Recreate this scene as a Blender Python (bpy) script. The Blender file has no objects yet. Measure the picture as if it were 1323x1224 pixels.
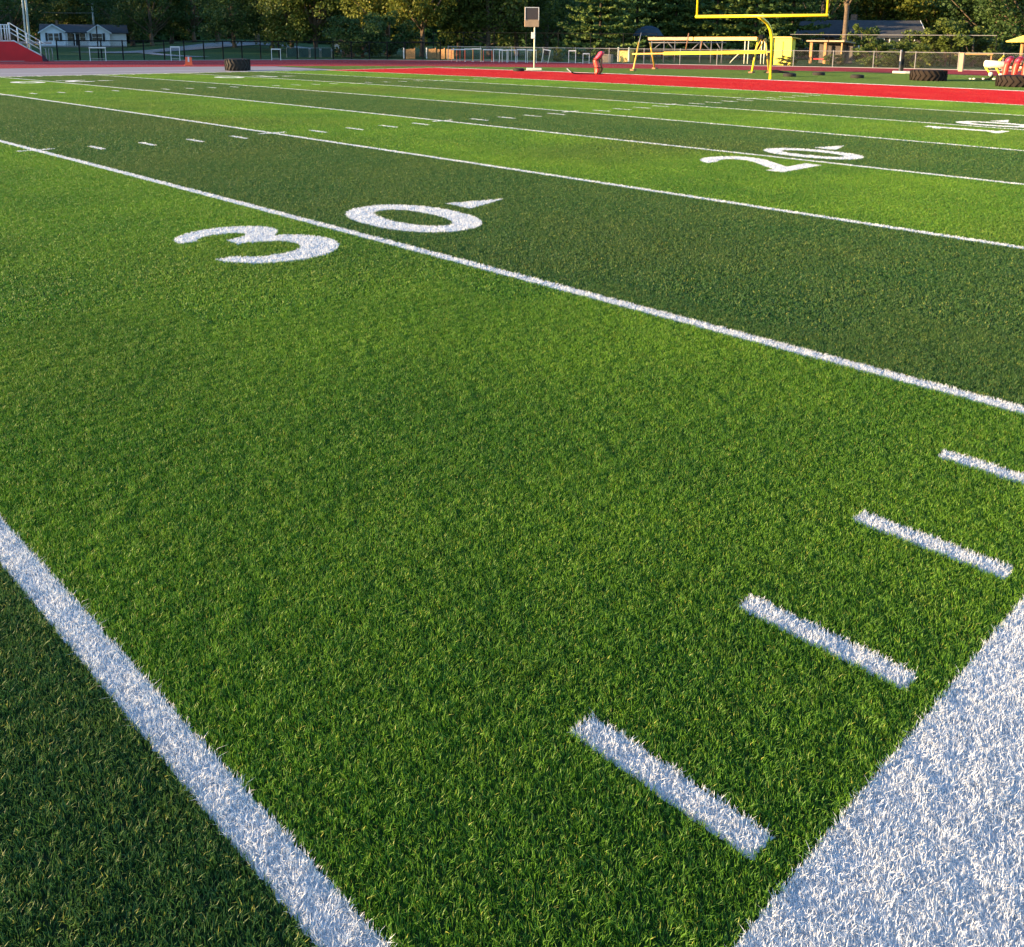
import bpy, math, random
import numpy as np
from mathutils import Vector, Matrix
R = math.radians
rng = np.random.default_rng(7); random.seed(7)
S = bpy.context.scene
COL = S.collection
# ------------------------------------------------------------------ camera model
F, CZ, CY, CX, YAW, PIT, ROLL, CROWN = 1220.28, 2.0433, -0.8931, -1.0011, 0.7874, 0.2122, 0.0085, 0.0965
PY = 312.0
fw = np.array([math.cos(YAW)*math.cos(PIT), math.sin(YAW)*math.cos(PIT), -math.sin(PIT)])
rt = np.array([math.sin(YAW), -math.cos(YAW), 0.0]); up_ = np.cross(rt, fw)
r2 = math.cos(ROLL)*rt+math.sin(ROLL)*up_; u2 = -math.sin(ROLL)*rt+math.cos(ROLL)*up_
CP = np.array([CX, CY, CZ])
def gz(u): return CROWN*(1-min(1, ((u-24.4)/24.4)**2))
def ray(x, y): return fw+r2*(x-661.5)/F-u2*(y-PY)/F
def at(x, y, z=None):
    """ground point seen at photo pixel (x, y)"""
    d = ray(x, y); zz = 0 if z is None else z
    for _ in range(20):
        P = CP+d*((zz-CP[2])/d[2])
        if z is None: zz = gz(P[1])
    return Vector(P)
def atd(x, d, y=60):
    """ground point at horizontal distance d along the bearing of pixel column x"""
    r = ray(x, y); r = r/np.hypot(r[0], r[1]); p = CP+r*d
    return Vector((p[0], p[1], 0))
def zat(x, y, d):
    r = ray(x, y); return CP[2]+d*r[2]/np.hypot(r[0], r[1])
def bearing(x): r = ray(x, 60); return math.atan2(r[1], r[0])
# ------------------------------------------------------------------ mesh helpers
class MB:
    def __init__(s): s.v = []; s.f = []
    def add(s, vs, fs):
        o = len(s.v); s.v += [tuple(v) for v in vs]; s.f += [tuple(i+o for i in f) for f in fs]
    def box(s, c, size, rz=0, rx=0, ry=0, b=0.0):
        hx, hy, hz = [a/2 for a in size]
        M = Matrix.Translation(c) @ Matrix.Rotation(rz, 4, 'Z') @ Matrix.Rotation(ry, 4, 'Y') @ Matrix.Rotation(rx, 4, 'X')
        if b <= 0:
            vs = [M @ Vector((x, y, z)) for z in (-hz, hz) for (x, y) in ((-hx, -hy), (hx, -hy), (hx, hy), (-hx, hy))]
            s.add(vs, [(0, 3, 2, 1), (4, 5, 6, 7), (0, 1, 5, 4), (1, 2, 6, 5), (2, 3, 7, 6), (3, 0, 4, 7)])
        else:
            rings = []
            for z, k in ((-hz, b), (-hz+b, 0), (hz-b, 0), (hz, b)):
                X, Y = hx-k, hy-k
                rings.append([M @ Vector(p) for p in ((-X+b, -Y, z), (X-b, -Y, z), (X, -Y+b, z), (X, Y-b, z), (X-b, Y, z), (-X+b, Y, z), (-X, Y-b, z), (-X, -Y+b, z))])
            s.loft(rings)
    def loft(s, rings, caps=True, closed=True):
        n = len(rings[0]); vs = [p for r in rings for p in r]; fs = []
        for i in range(len(rings)-1):
            for j in range(n if closed else n-1):
                k = (j+1) % n; fs.append((i*n+j, i*n+k, (i+1)*n+k, (i+1)*n+j))
        if caps: fs += [tuple(range(n))[::-1], tuple((len(rings)-1)*n+j for j in range(n))]
        s.add(vs, fs)
    def tube(s, pts, r, n=8, caps=True):
        pts = [Vector(p) for p in pts]; rings = []
        for i, p in enumerate(pts):
            d = (pts[min(i+1, len(pts)-1)]-pts[max(i-1, 0)]).normalized()
            a = d.cross(Vector((0, 0, 1)));
            if a.length < 1e-3: a = d.cross(Vector((0, 1, 0)))
            a.normalize(); b = d.cross(a); rr = r[i] if hasattr(r, '__len__') else r
            rings.append([p+(a*math.cos(2*math.pi*k/n)+b*math.sin(2*math.pi*k/n))*rr for k in range(n)])
        s.loft(rings, caps)
    def prism(s, poly, z0, z1):
        n = len(poly)
        s.add([(x, y, z0) for x, y in poly]+[(x, y, z1) for x, y in poly],
              [tuple(range(n))[::-1], tuple(range(n, 2*n))]+[(i, (i+1) % n, n+(i+1) % n, n+i) for i in range(n)])
    def build(s, name, mat, parent=None, smooth=False):
        me = bpy.data.meshes.new(name); me.from_pydata(s.v, [], s.f); me.update()
        if smooth: me.polygons.foreach_set('use_smooth', [True]*len(me.polygons))
        me.materials.append(mat)
        o = bpy.data.objects.new(name, me); COL.objects.link(o)
        if parent: o.parent = parent
        return o
def npmesh(name, V, faces, mat, attrs=None, parent=None):
    """faces: list of (k, array) with k corners each"""
    me = bpy.data.meshes.new(name); V = np.asarray(V, np.float32)
    me.vertices.add(len(V)); me.vertices.foreach_set('co', V.ravel())
    lo = np.concatenate([a.ravel() for k, a in faces]).astype(np.int32)
    tot = np.concatenate([np.full(len(a), k) for k, a in faces]).astype(np.int32)
    st = np.concatenate([[0], np.cumsum(tot)[:-1]]).astype(np.int32)
    me.loops.add(len(lo)); me.loops.foreach_set('vertex_index', lo)
    me.polygons.add(len(tot)); me.polygons.foreach_set('loop_start', st); me.polygons.foreach_set('loop_total', tot)
    for n, (ty, arr) in (attrs or {}).items():
        a = me.attributes.new(n, ty, 'POINT'); a.data.foreach_set('vector' if ty == 'FLOAT_VECTOR' else 'value', np.asarray(arr, np.float32).ravel())
    me.update(calc_edges=True); me.materials.append(mat)
    o = bpy.data.objects.new(name, me); COL.objects.link(o)
    if parent: o.parent = parent
    return o
def tag(o, label=None, cat=None, group=None, kind=None):
    if label: o['label'] = label
    if cat: o['category'] = cat
    if group: o['group'] = group
    if kind: o['kind'] = kind
    return o
def empty(name, loc, rz=0, label=None, cat=None, group=None):
    o = bpy.data.objects.new(name, None); COL.objects.link(o); o.location = loc; o.rotation_euler = (0, 0, rz); o.empty_display_size = .2
    return tag(o, label, cat, group)
def children(o): return [c for c in list(COL.objects) if c.parent == o]
def copy_tree(o, parent=None):
    c = o.copy(); COL.objects.link(c)
    c.parent = parent
    for ch in children(o): copy_tree(ch, c)
    return c
# ------------------------------------------------------------------ node expression helper
class NX:
    def __init__(s, nt, sock): s.nt = nt; s.s = sock
    def _m(s, op, *args):
        n = s.nt.nodes.new('ShaderNodeMath'); n.operation = op
        for i, a in enumerate((s,)+args):
            if isinstance(a, NX): s.nt.links.new(a.s, n.inputs[i])
            else: n.inputs[i].default_value = a
        return NX(s.nt, n.outputs[0])
    def __add__(s, o): return s._m('ADD', o)
    __radd__ = __add__
    def __sub__(s, o): return s._m('SUBTRACT', o)
    def __rsub__(s, o): return (s*-1)+o
    def __mul__(s, o): return s._m('MULTIPLY', o)
    __rmul__ = __mul__
    def __truediv__(s, o): return s._m('DIVIDE', o)
    def __lt__(s, o): return s._m('LESS_THAN', o)
    def __gt__(s, o): return s._m('GREATER_THAN', o)
    def abs(s): return s._m('ABSOLUTE')
    def fmod(s, o): return s._m('FLOORED_MODULO', o)
    def mn(s, o): return s._m('MINIMUM', o)
    def mx(s, o): return s._m('MAXIMUM', o)
    def pw(s, o): return s._m('POWER', o)
def rngm(x, a, b): return (x > a)*(x < b)
def mixc(nt, fac, a, b):
    n = nt.nodes.new('ShaderNodeMix'); n.data_type = 'RGBA'
    for k, v in ((0, fac), (6, a), (7, b)):
        if isinstance(v, NX): nt.links.new(v.s, n.inputs[k])
        elif hasattr(v, 'node'): nt.links.new(v, n.inputs[k])
        else: n.inputs[k].default_value = v if k == 0 else (*v, 1)
    return n.outputs[2]
def newmat(name):
    m = bpy.data.materials.new(name); m.use_nodes = True; nt = m.node_tree
    return m, nt, nt.nodes['Principled BSDF']
def noise(nt, scale, detail=3, vec=None, rough=.5):
    n = nt.nodes.new('ShaderNodeTexNoise'); n.inputs['Scale'].default_value = scale; n.inputs['Detail'].default_value = detail; n.inputs['Roughness'].default_value = rough
    if vec is None:
        g = nt.nodes.new('ShaderNodeNewGeometry'); vec = g.outputs['Position']
    nt.links.new(vec, n.inputs['Vector']); return NX(nt, n.outputs[0])
def smat(name, col, rough=.6, metal=0, var=.25, scale=3, bump=.0, bscale=20, col2=None, spec=.5):
    m, nt, b = newmat(name)
    tc = nt.nodes.new('ShaderNodeTexCoord').outputs['Object']
    f = ((noise(nt, scale, 4, tc)-.5)*2.2+.5).mn(1).mx(0)
    c2 = col2 or tuple(max(0, c*(1-var)) for c in col)
    nt.links.new(mixc(nt, f, c2, tuple(min(1, c*(1+var*.5)) for c in col)), b.inputs['Base Color'])
    b.inputs['Roughness'].default_value = rough; b.inputs['Metallic'].default_value = metal; b.inputs['Specular IOR Level'].default_value = spec
    if bump:
        bp = nt.nodes.new('ShaderNodeBump'); bp.inputs['Strength'].default_value = bump; bp.inputs['Distance'].default_value = .02
        nt.links.new(noise(nt, bscale, 4, tc).s, bp.inputs['Height']); nt.links.new(bp.outputs[0], b.inputs['Normal'])
    return m
# ------------------------------------------------------------------ turf colour, laid out in field coordinates
YD = .9144
GREEN_L = (.085, .21, .022); GREEN_D = (.034, .082, .026); GREEN_E = (.085, .160, .030); RED = (.44, .010, .018); WHITE = (.80, .80, .80)
def field_masks(nt, v, u, mode=2):
    uf = u+0.0
    inx = rngm(u, -2.6, 49.0)
    inn = rngm(u, 0, 48.77)
    # yard lines
    dl = ((v+2.286).fmod(4.572)-2.286).abs()
    line = (dl < .058)*inn*rngm(v, -40, 32.1)
    # yard ticks at both sidelines and along both hash rows
    dt = ((v+.4572).fmod(.9144)-.4572).abs() < .052
    um = (u-24.384).abs()                     # distance from the long axis
    tick = dt*(rngm(um, 23.67, 24.29)+rngm(um, 8.125, 8.735))*rngm(v, -40, 31.6)
    cross = (dl < .31)*rngm(um, 8.07, 8.17)*rngm(v, -40, 31)
    border = (1-inn)*inx*rngm(v, -60, 41.5)+inn*rngm(v, 41.15, 41.5)+inn*rngm(v, 31.95, 32.07)
    if mode < 2:
        white = line.mx(tick).mx(cross).mx(border) if mode else line.mx(tick).mx(border)
        return white, inn*rngm(v, 32.07, 41.15), v.fmod(9.144) > 4.572, 1-(v < 41.5)
    # numbers
    far = u > 24.384
    t = 24.384-um-7.27                 # reading-up coordinate, centred on the glyph
    blk = v.fmod(9.144)-4.572
    sgn = 1-far*2
    sr = blk*sgn                              # reading-right coordinate from the yard line
    tt = t
    def ell(s, t, a, b, n=2.0): return ((s.abs()/a).pw(n)+(t.abs()/b).pw(n)) < 1
    # zero, right of the line
    s0 = sr-.98
    zero = ell(s0, tt, .61, .90, 2.2)*(1-ell(s0, tt, .28, .585, 2.1))
    s1 = sr+1.0
    up = ell(s1+.02, tt-.49, .53, .40)*(1-ell(s1+.10, tt-.45, .25, .15))*(1-(s1 < -.02)*(tt < .44))
    lo = ell(s1-.02, tt+.32, .64, .58)*(1-ell(s1+.07, tt+.275, .37, .31))*(1-(s1 < -.02)*(tt > -.385))
    bar = rngm(s1, -.14, .16)*rngm(tt, .06, .31)
    three = up.mx(lo).mx(bar)
    up2 = ell(s1+.0, tt-.38, .60, .52)*(1-ell(s1+.08, tt-.32, .28, .25))*(1-(s1 < .05)*(tt < .48))*(1-(tt < .12))
    dg = ((tt*.60-s1*.80)+.20).abs() < .165
    dg = dg*rngm(tt, -.80, .24)*rngm(s1, -.60, .56)
    bar2 = rngm(s1, -.62, .62)*rngm(tt, -.885, -.60)
    two = up2.mx(dg).mx(bar2)
    one = (rngm(s1, -.155, .155)*rngm(tt, -.885, .885)).mx(rngm(s1, -.36, .36)*rngm(tt, -.875, -.68)).mx(rngm(s1, -.34, 0)*((tt-.66-s1*.5).abs() < .10))
    dig = three*rngm(v, 0, 9.144)+two*rngm(v, 9.144, 18.288)+one*rngm(v, 18.288, 27.4)
    # arrow toward the goal
    aw = ((2.64-blk)/.80)*.225
    arrow = rngm(blk, 1.84, 2.62)*((tt-.21).abs() < aw)
    nums = (zero*rngm(v, 0, 27.4)).mx(dig).mx(arrow*rngm(v, 0, 27.4))
    white = line.mx(tick).mx(cross).mx(border).mx(nums)
    red = inn*rngm(v, 32.07, 41.15)
    end = 1-(v < 41.5)
    band = v.fmod(9.144) > 4.572
    return white, red, band, end
def turf_material(name, blades, mode=2):
    m, nt, b = newmat(name); N = nt.nodes; L = nt.links
    g = N.new('ShaderNodeNewGeometry')
    pos = g.outputs['Position']
    if blades:
        a = N.new('ShaderNodeAttribute'); a.attribute_name = 'off'
        vt = N.new('ShaderNodeVectorTransform'); vt.vector_type = 'VECTOR'; vt.convert_from = 'OBJECT'; vt.convert_to = 'WORLD'
        L.new(a.outputs['Vector'], vt.inputs[0])
        sb = N.new('ShaderNodeVectorMath'); sb.operation = 'SUBTRACT'; L.new(pos, sb.inputs[0]); L.new(vt.outputs[0], sb.inputs[1]); pos = sb.outputs[0]
        rn = N.new('ShaderNodeAttribute'); rn.attribute_name = 'rnd'; rnd = NX(nt, rn.outputs['Fac'])
    sp = N.new('ShaderNodeSeparateXYZ'); L.new(pos, sp.inputs[0])
    v = NX(nt, sp.outputs[0]); u = NX(nt, sp.outputs[1])
    jx = (noise(nt, 60, 0, pos)-.5)*.016
    white, red, band, end = field_masks(nt, v+jx, u+jx*-1, mode)
    big = noise(nt, .55, 2, pos, .6); mid = noise(nt, 5.5, 2, pos)
    gl = mixc(nt, ((big-.5)*3+.5).mn(1).mx(0), (.092, .236, .019), (.158, .325, .022))
    gd = mixc(nt, ((big-.5)*3+.5).mn(1).mx(0), (.052, .142, .028), (.080, .162, .032))
    c = mixc(nt, band, gl, gd)
    wide = noise(nt, .16, 1, pos)
    c = mixc(nt, ((wide-.5)*4).mn(1).mx(0)*(band*-.22+.62), c, (.115, .150, .030))
    c = mixc(nt, ((mid-.55)*2.6).mn(1).mx(0)*.5, c, (.15, .22, .02))
    if blades:
        c = mixc(nt, rnd*.65, c, mixc(nt, .5, c, (.01, .035, .008)))
        c = mixc(nt, (rnd > .955)*.7, c, (.42, .42, .08))
    c = mixc(nt, end.mx(u > 49.0), c, GREEN_E)
    c = mixc(nt, red, c, mixc(nt, ((big-.45)*2.5).mn(1).mx(0)*.6, RED, (.50, .055, .040)))
    w = mixc(nt, ((mid-.5)*2+.5).mn(1).mx(0), (.65, .69, .73), (.75, .77, .78))
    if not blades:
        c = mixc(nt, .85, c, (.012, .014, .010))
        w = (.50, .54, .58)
    c = mixc(nt, white, c, w)
    L.new(c, b.inputs['Base Color'])
    b.inputs['Roughness'].default_value = .5 if blades else .9
    b.inputs['Specular IOR Level'].default_value = .35 if blades else .1
    if blades:
        tr = N.new('ShaderNodeBsdfTranslucent'); L.new(c, tr.inputs[0])
        mx = N.new('ShaderNodeMixShader'); mx.inputs[0].default_value = .3
        L.new(b.outputs[0], mx.inputs[1]); L.new(tr.outputs[0], mx.inputs[2]); L.new(mx.outputs[0], N['Material Output'].inputs[0])
    return m
M_BASE = turf_material('turf_base', False); M_BLADE = turf_material('turf_blades', True, 1); M_BLADEN = turf_material('turf_blades_numbers', True, 2)
# ------------------------------------------------------------------ track outline (inner edge / outer edge), clockwise from the far left
TI = [(-70, 60.5), (-30, 60.8), (5, 61), (17.6, 61), (26.4, 59.6), (35.8, 56.3), (41, 53.3), (45.3, 49.6), (48.6, 45), (51.2, 40), (53.6, 35.5), (55.8, 31), (57.4, 26.5), (58.3, 21), (57.8, 13), (53, 2), (44, -8), (28, -17), (10, -20), (-70, -20)]
TO = [(-70, 77), (-30, 77), (5, 77), (20, 76.8), (32.5, 74.6), (45.5, 71.4), (52.3, 67.3), (56.6, 62), (59.3, 55.5), (62, 49), (65, 43.2), (67.9, 38), (70.2, 32.6), (72.2, 25), (72.8, 13), (68, -6), (58, -19), (32, -30), (10, -31), (-70, -31)]
def smooth_line(P, n=8):
    out = []
    for i in range(len(P)-1):
        p0, p1, p2, p3 = [np.array(P[min(max(k, 0), len(P)-1)], float) for k in (i-1, i, i+1, i+2)]
        for j in range(n):
            t = j/n; out.append(tuple(.5*((2*p1)+(p2-p0)*t+(2*p0-5*p1+4*p2-p3)*t*t+(3*p1-p0-3*p2+p3)*t**3)))
    return out+[tuple(P[-1])]
TIs, TOs = smooth_line(TI), smooth_line(TO)
def inside(px, py, poly):
    r = np.zeros(np.shape(px), bool); n = len(poly)
    for i in range(n):
        x0, y0 = poly[i]; x1, y1 = poly[(i+1) % n]
        c = ((y0 > py) != (y1 > py)) & (px < (x1-x0)*(py-y0)/(y1-y0+1e-12)+x0); r ^= c
    return r
# ------------------------------------------------------------------ ground
def terr(x, y):
    """gentle rise of the lawns beyond the fences"""
    d = math.hypot(x-CX, y-CY); a = math.atan2(y-CY, x-CX)
    s = max(0, min(1, (d-95)/60)); s = s*s*(3-2*s)
    # only left of centre, right of the white house
    w = max(0, 1-abs(a-bearing(300))/R(6.5)); w = w*w*(3-2*w)
    return -.03+s*w*1.2*min(1, d/150)
def grid_sheet(name, mat, xs, ys, zf):
    V = [(x, y, zf(x, y)) for y in ys for x in xs]; n = len(xs)
    Fc = [(j*n+i, j*n+i+1, (j+1)*n+i+1, (j+1)*n+i) for j in range(len(ys)-1) for i in range(n-1)]
    mb = MB(); mb.add(V, Fc); return mb.build(name, mat, smooth=True)
m, nt, b = newmat('lawn')
big = noise(nt, .05, 5); mid = noise(nt, 1.2, 5)
c = mixc(nt, ((big-.5)*3+.5).mn(1).mx(0), (.026, .070, .020), (.046, .10, .025)); c = mixc(nt, mid*.6, c, (.028, .05, .016))
nt.links.new(c, b.inputs['Base Color']); b.inputs['Roughness'].default_value = .95; b.inputs['Specular IOR Level'].default_value = .1
bp = nt.nodes.new('ShaderNodeBump'); bp.inputs['Strength'].default_value = .8; bp.inputs['Distance'].default_value = .06; nt.links.new(noise(nt, 9, 5).s, bp.inputs['Height']); nt.links.new(bp.outputs[0], b.inputs['Normal'])
M_LAWN = m
xs = list(np.linspace(-600, -40, 8))+list(np.linspace(-30, 200, 60))+list(np.linspace(230, 900, 10))
ys = list(np.linspace(-600, -40, 8))+list(np.linspace(-30, 240, 70))+list(np.linspace(270, 900, 10))
tag(grid_sheet('ground', M_LAWN, xs, ys, terr), kind='structure')
def crown_z(x, y): return gz(y)-.022
ys_ = sorted(set(list(np.linspace(-19, 0, 4))+list(np.linspace(0, 48.8, 41))+[50.72]))
# turf base as strips clipped to the track's inner edge
def strip_sheet(name, mat, ylist, xl, xr, zf, nx=2):
    mb = MB(); rows = [[(xl(y)+(xr(y)-xl(y))*i/nx, y) for i in range(nx+1)] for y in ylist]
    V = [(x, y, zf(x, y)) for r in rows for x, y in r]; n = nx+1
    mb.add(V, [(j*n+i, j*n+i+1, (j+1)*n+i+1, (j+1)*n+i) for j in range(len(rows)-1) for i in range(nx)])
    return mb.build(name, mat, smooth=True)
def ti_x(y):
    best = 10
    for (x0, y0), (x1, y1) in zip(TIs[:-1], TIs[1:]):
        if (y0-y)*(y1-y) <= 0 and abs(y1-y0) > 1e-9: best = max(best, x0+(x1-x0)*(y-y0)/(y1-y0))
    return best
yl = list(np.linspace(-19.5, -2, 12))+list(np.linspace(-1, 48.8, 60))+[49.0]
tag(strip_sheet('football_field', M_BASE, yl, lambda y: -60, ti_x, lambda x, y: gz(y)+.002), kind='structure')
tag(strip_sheet('turf_corner', M_BASE, list(np.linspace(49.0, 60.2, 14)), lambda y: 33.6, ti_x, lambda x, y: .002), kind='structure')
# concrete apron on the far side
m, nt, b = newmat('concrete')
n1 = noise(nt, .7, 6); n2 = noise(nt, 14, 3)
gp = nt.nodes.new('ShaderNodeNewGeometry'); spx = nt.nodes.new('ShaderNodeSeparateXYZ'); nt.links.new(gp.outputs['Position'], spx.inputs[0])
jx = (NX(nt, spx.outputs[0]).fmod(3.0) < .03).mx(NX(nt, spx.outputs[1]).fmod(3.1) < .03)
c = mixc(nt, n1, (.26, .235, .235), (.33, .30, .30)); c = mixc(nt, n2*.2, c, (.3, .28, .28)); c = mixc(nt, jx, c, (.18, .17, .17))
lnm = rngm(NX(nt, spx.outputs[1]), 52.6, 52.8); c = mixc(nt, lnm, c, (.5, .5, .5))
nt.links.new(c, b.inputs['Base Color']); b.inputs['Roughness'].default_value = .95; b.inputs['Specular IOR Level'].default_value = .05
M_CONC = m
tag(strip_sheet('concrete_apron', M_CONC, [49.004, 54, 57, 59.0, 60.0, 60.6, 61.0], lambda y: -70, lambda y: 33.596 if y < 57.5 else max(-60, min(33.6, ti_x(y))), lambda x, y: .004), kind='structure')
# track
m, nt, b = newmat('track_rubber')
n1 = noise(nt, .3, 5); n2 = noise(nt, 60, 2)
c = mixc(nt, n1, (.32, .035, .040), (.40, .052, .050)); c = mixc(nt, n2*.25, c, (.12, .02, .02))
nt.links.new(c, b.inputs['Base Color']); b.inputs['Roughness'].default_value = 1; b.inputs['Specular IOR Level'].default_value = .03
M_TRACK = m
def ribbon(name, A, B, ta, tb, z, mat, a0=0, a1=None):
    pa = [(a[0]+(b_[0]-a[0])*ta, a[1]+(b_[1]-a[1])*ta) for a, b_ in zip(A, B)]; pb = [(a[0]+(b_[0]-a[0])*tb, a[1]+(b_[1]-a[1])*tb) for a, b_ in zip(A, B)]
    mb = MB(); n = len(pa); mb.add([(x, y, z) for x, y in pa]+[(x, y, z) for x, y in pb], [(i, i+1, n+i+1, n+i) for i in range(n-1)])
    return mb.build(name, mat)
tag(ribbon('running_track', TIs, TOs, 0, 1, .008, M_TRACK), kind='structure')
M_PAINT = smat('white_paint', (.5, .45, .45), .8, var=.2)
for k in range(0, 9):
    t = [.012, .13, .25, .37, .49, .61, .73, .85, .985][k]
    tag(ribbon('lane_line', TIs, TOs, t-.0011, t+.0011, .012, M_PAINT), kind='structure')
# kerb outside of the track, pale concrete
mb = MB()
for (x0, y0), (x1, y1) in zip(TOs[:-1], TOs[1:]):
    d = Vector((x1-x0, y1-y0, 0)); nrm = Vector((-d.y, d.x, 0)).normalized()*.13
    a = Vector((x0, y0, 0)); c_ = Vector((x1, y1, 0))
    mb.add([a-nrm, c_-nrm, c_+nrm, a+nrm]+[p+Vector((0, 0, .045)) for p in (a-nrm, c_-nrm, c_+nrm, a+nrm)], [(4, 5, 6, 7), (0, 1, 5, 4), (2, 3, 7, 6)])
tag(mb.build('kerb', M_CONC), kind='structure')
# ------------------------------------------------------------------ turf blades: one tile of blades, laid again and again
def make_blades(name, n, size, w, h, pts, lean=.5, seed=1, bend=.5, mat=None):
    rg = np.random.default_rng(seed)
    x = rg.uniform(-size/2, size/2, n); y = rg.uniform(-size/2, size/2, n)
    g_ = max(6, int(size*24)); lm_ = rg.uniform(.76, 1.14, (g_, g_)); fx = (x/size+.5)*g_; fy = (y/size+.5)*g_; i0 = fx.astype(int); j0 = fy.astype(int); fx = fx-i0; fy = fy-j0; i0 %= g_; j0 %= g_; i1 = (i0+1) % g_; j1 = (j0+1) % g_
    lump = (lm_[i0, j0]*(1-fx)+lm_[i1, j0]*fx)*(1-fy)+(lm_[i0, j1]*(1-fx)+lm_[i1, j1]*fx)*fy
    # clumped lean: blades of one tuft lean together
    gx = 24; ang = rg.uniform(0, 2*math.pi, (gx*int(size*2+1), gx*int(size*2+1)))
    s_ = ang.shape[0]; ix = ((x/size+.5)*s_).astype(int) % s_; iy = ((y/size+.5)*s_).astype(int) % s_
    a = ang[ix, iy]+rg.normal(0, .9, n); ln = np.abs(rg.normal(lean, .28, n)); hh = h*rg.uniform(.62, 1.12, n)*lump
    da = rg.uniform(0, 2*math.pi, n); wx = np.cos(da)*w/2; wy = np.sin(da)*w/2
    dx = np.cos(a)*ln*hh; dy = np.sin(a)*ln*hh
    P = np.zeros((n, 5, 3)); O = np.zeros((n, 5, 3))
    def setp(k, ox, oy, oz): O[:, k, 0] = ox; O[:, k, 1] = oy; O[:, k, 2] = oz
    setp(0, -wx, -wy, -.004); setp(1, wx, wy, -.004)
    setp(2, dx*.38+wx*.85, dy*.38+wy*.85, hh*.55); setp(3, dx*.38-wx*.85, dy*.38-wy*.85, hh*.55)
    setp(4, dx*(1+bend*.3), dy*(1+bend*.3), hh*(1-ln*bend*.45))
    P[..., 0] = x[:, None]; P[..., 1] = y[:, None]; P += O
    P = P.reshape(-1, 3); O = O.reshape(-1, 3); nb = len(P); base = np.arange(n)*5
    Q = np.stack([base, base+1, base+2, base+3], 1); T = np.stack([base+3, base+2, base+4], 1)
    rnd = np.repeat(rg.uniform(0, 1, n), 5)
    k = len(pts); pts = np.asarray(pts, float)
    V = np.concatenate([P, pts[:, :3]]); O = np.concatenate([O, np.zeros((k, 3))]); rnd = np.concatenate([rnd, np.zeros(k)])
    ispt = np.concatenate([np.zeros(nb), np.ones(k)])
    rot = np.zeros((nb+k, 3)); 
    for i_ in range(k):
        sl_ = math.atan((gz(pts[i_, 1]+.1)-gz(pts[i_, 1]-.1))/.2)
        rot[nb+i_] = tuple((Matrix.Rotation(sl_, 3, 'X') @ Matrix.Rotation(int(rg.integers(0, 4))*math.pi/2, 3, 'Z')).to_euler('XYZ'))
    o = npmesh(name, V, [(4, Q), (3, T)], mat or M_BLADE, {'off': ('FLOAT_VECTOR', O), 'rnd': ('FLOAT', rnd), 'ispt': ('FLOAT', ispt), 'rot': ('FLOAT_VECTOR', rot)})
    ng = bpy.data.node_groups.new(name+'_lay', 'GeometryNodeTree')
    ng.interface.new_socket('Geometry', in_out='INPUT', socket_type='NodeSocketGeometry'); ng.interface.new_socket('Geometry', in_out='OUTPUT', socket_type='NodeSocketGeometry')
    N = ng.nodes; L = ng.links; gi = N.new('NodeGroupInput'); go = N.new('NodeGroupOutput')
    at_ = N.new('GeometryNodeInputNamedAttribute'); at_.data_type = 'FLOAT'; at_.inputs[0].default_value = 'ispt'
    cp = N.new('FunctionNodeCompare'); cp.data_type = 'FLOAT'; cp.operation = 'GREATER_THAN'; L.new(at_.outputs[0], cp.inputs[0]); cp.inputs[1].default_value = .5
    se = N.new('GeometryNodeSeparateGeometry'); se.domain = 'POINT'; L.new(gi.outputs[0], se.inputs[0]); L.new(cp.outputs[0], se.inputs[1])
    ra = N.new('GeometryNodeInputNamedAttribute'); ra.data_type = 'FLOAT_VECTOR'; ra.inputs[0].default_value = 'rot'
    mp = N.new('GeometryNodeMeshToPoints'); L.new(se.outputs[0], mp.inputs[0])
    ip = N.new('GeometryNodeInstanceOnPoints'); L.new(mp.outputs[0], ip.inputs['Points']); L.new(se.outputs[1], ip.inputs['Instance']); L.new(ra.outputs[0], ip.inputs['Rotation'])
    L.new(ip.outputs[0], go.inputs[0])
    md = o.modifiers.new('lay', 'NODES'); md.node_group = ng
    return tag(o, kind='stuff')
def tile_pts(size, cond):
    out = []
    for i in range(int(-20/size), int(70/size)):
        for j in range(int(-12/size), int(62/size)):
            x, y = (i+.5)*size, (j+.5)*size
            dx, dy = x-CX, y-CY; d = math.hypot(dx, dy); a = (math.degrees(math.atan2(dy, dx))-45+180) % 360-180
            if d > 5 and abs(a) > 42+60/d: continue
            if d < 5 and (dx+dy) < -2.5: continue
            if not cond(x, y, d): continue
            out.append((x, y, gz(y), 0))
    return out
okf = lambda x, y: (y < 48.8 and y > -2.2 and x < 41.3)
okz = lambda x, y: (not okf(x, y)) and (x > 41.0 or (y > 48.9 and x > 34.2)) and y < 60 and y > -19 and x < ti_x(y)-.6
isn = lambda x, y: (6.0 < (y if y < 24.384 else 48.768-y) < 9.0) and 0 < x < 27 and abs((x % 9.144)-4.572) < 3.6
G = (('near turf', 46000, .0026, .030, 0, 7.2), ('middle of the pitch', 16000, .0052, .031, 7.2, 17), ('far pitch and red end zone', 6500, .0105, .031, 17, 999))
for i_, (nm, n_, w_, h_, da, db) in enumerate(G):
    pts = tile_pts(1.0, lambda x, y, d: da <= d < db and (okf(x, y) or okz(x, y)))
    for numb in (0, 1):
        q = [p for p in pts if bool(isn(p[0], p[1])) == bool(numb)]
        if q: tag(make_blades('turf_grass', n_, 1.0, w_, h_, q, lean=(.36, .48, .6)[i_], seed=3+i_, mat=M_BLADEN if numb else M_BLADE), ('artificial grass blades around the painted numbers of the ' if numb else 'short artificial grass blades of the ')+nm, 'artificial grass')
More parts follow.
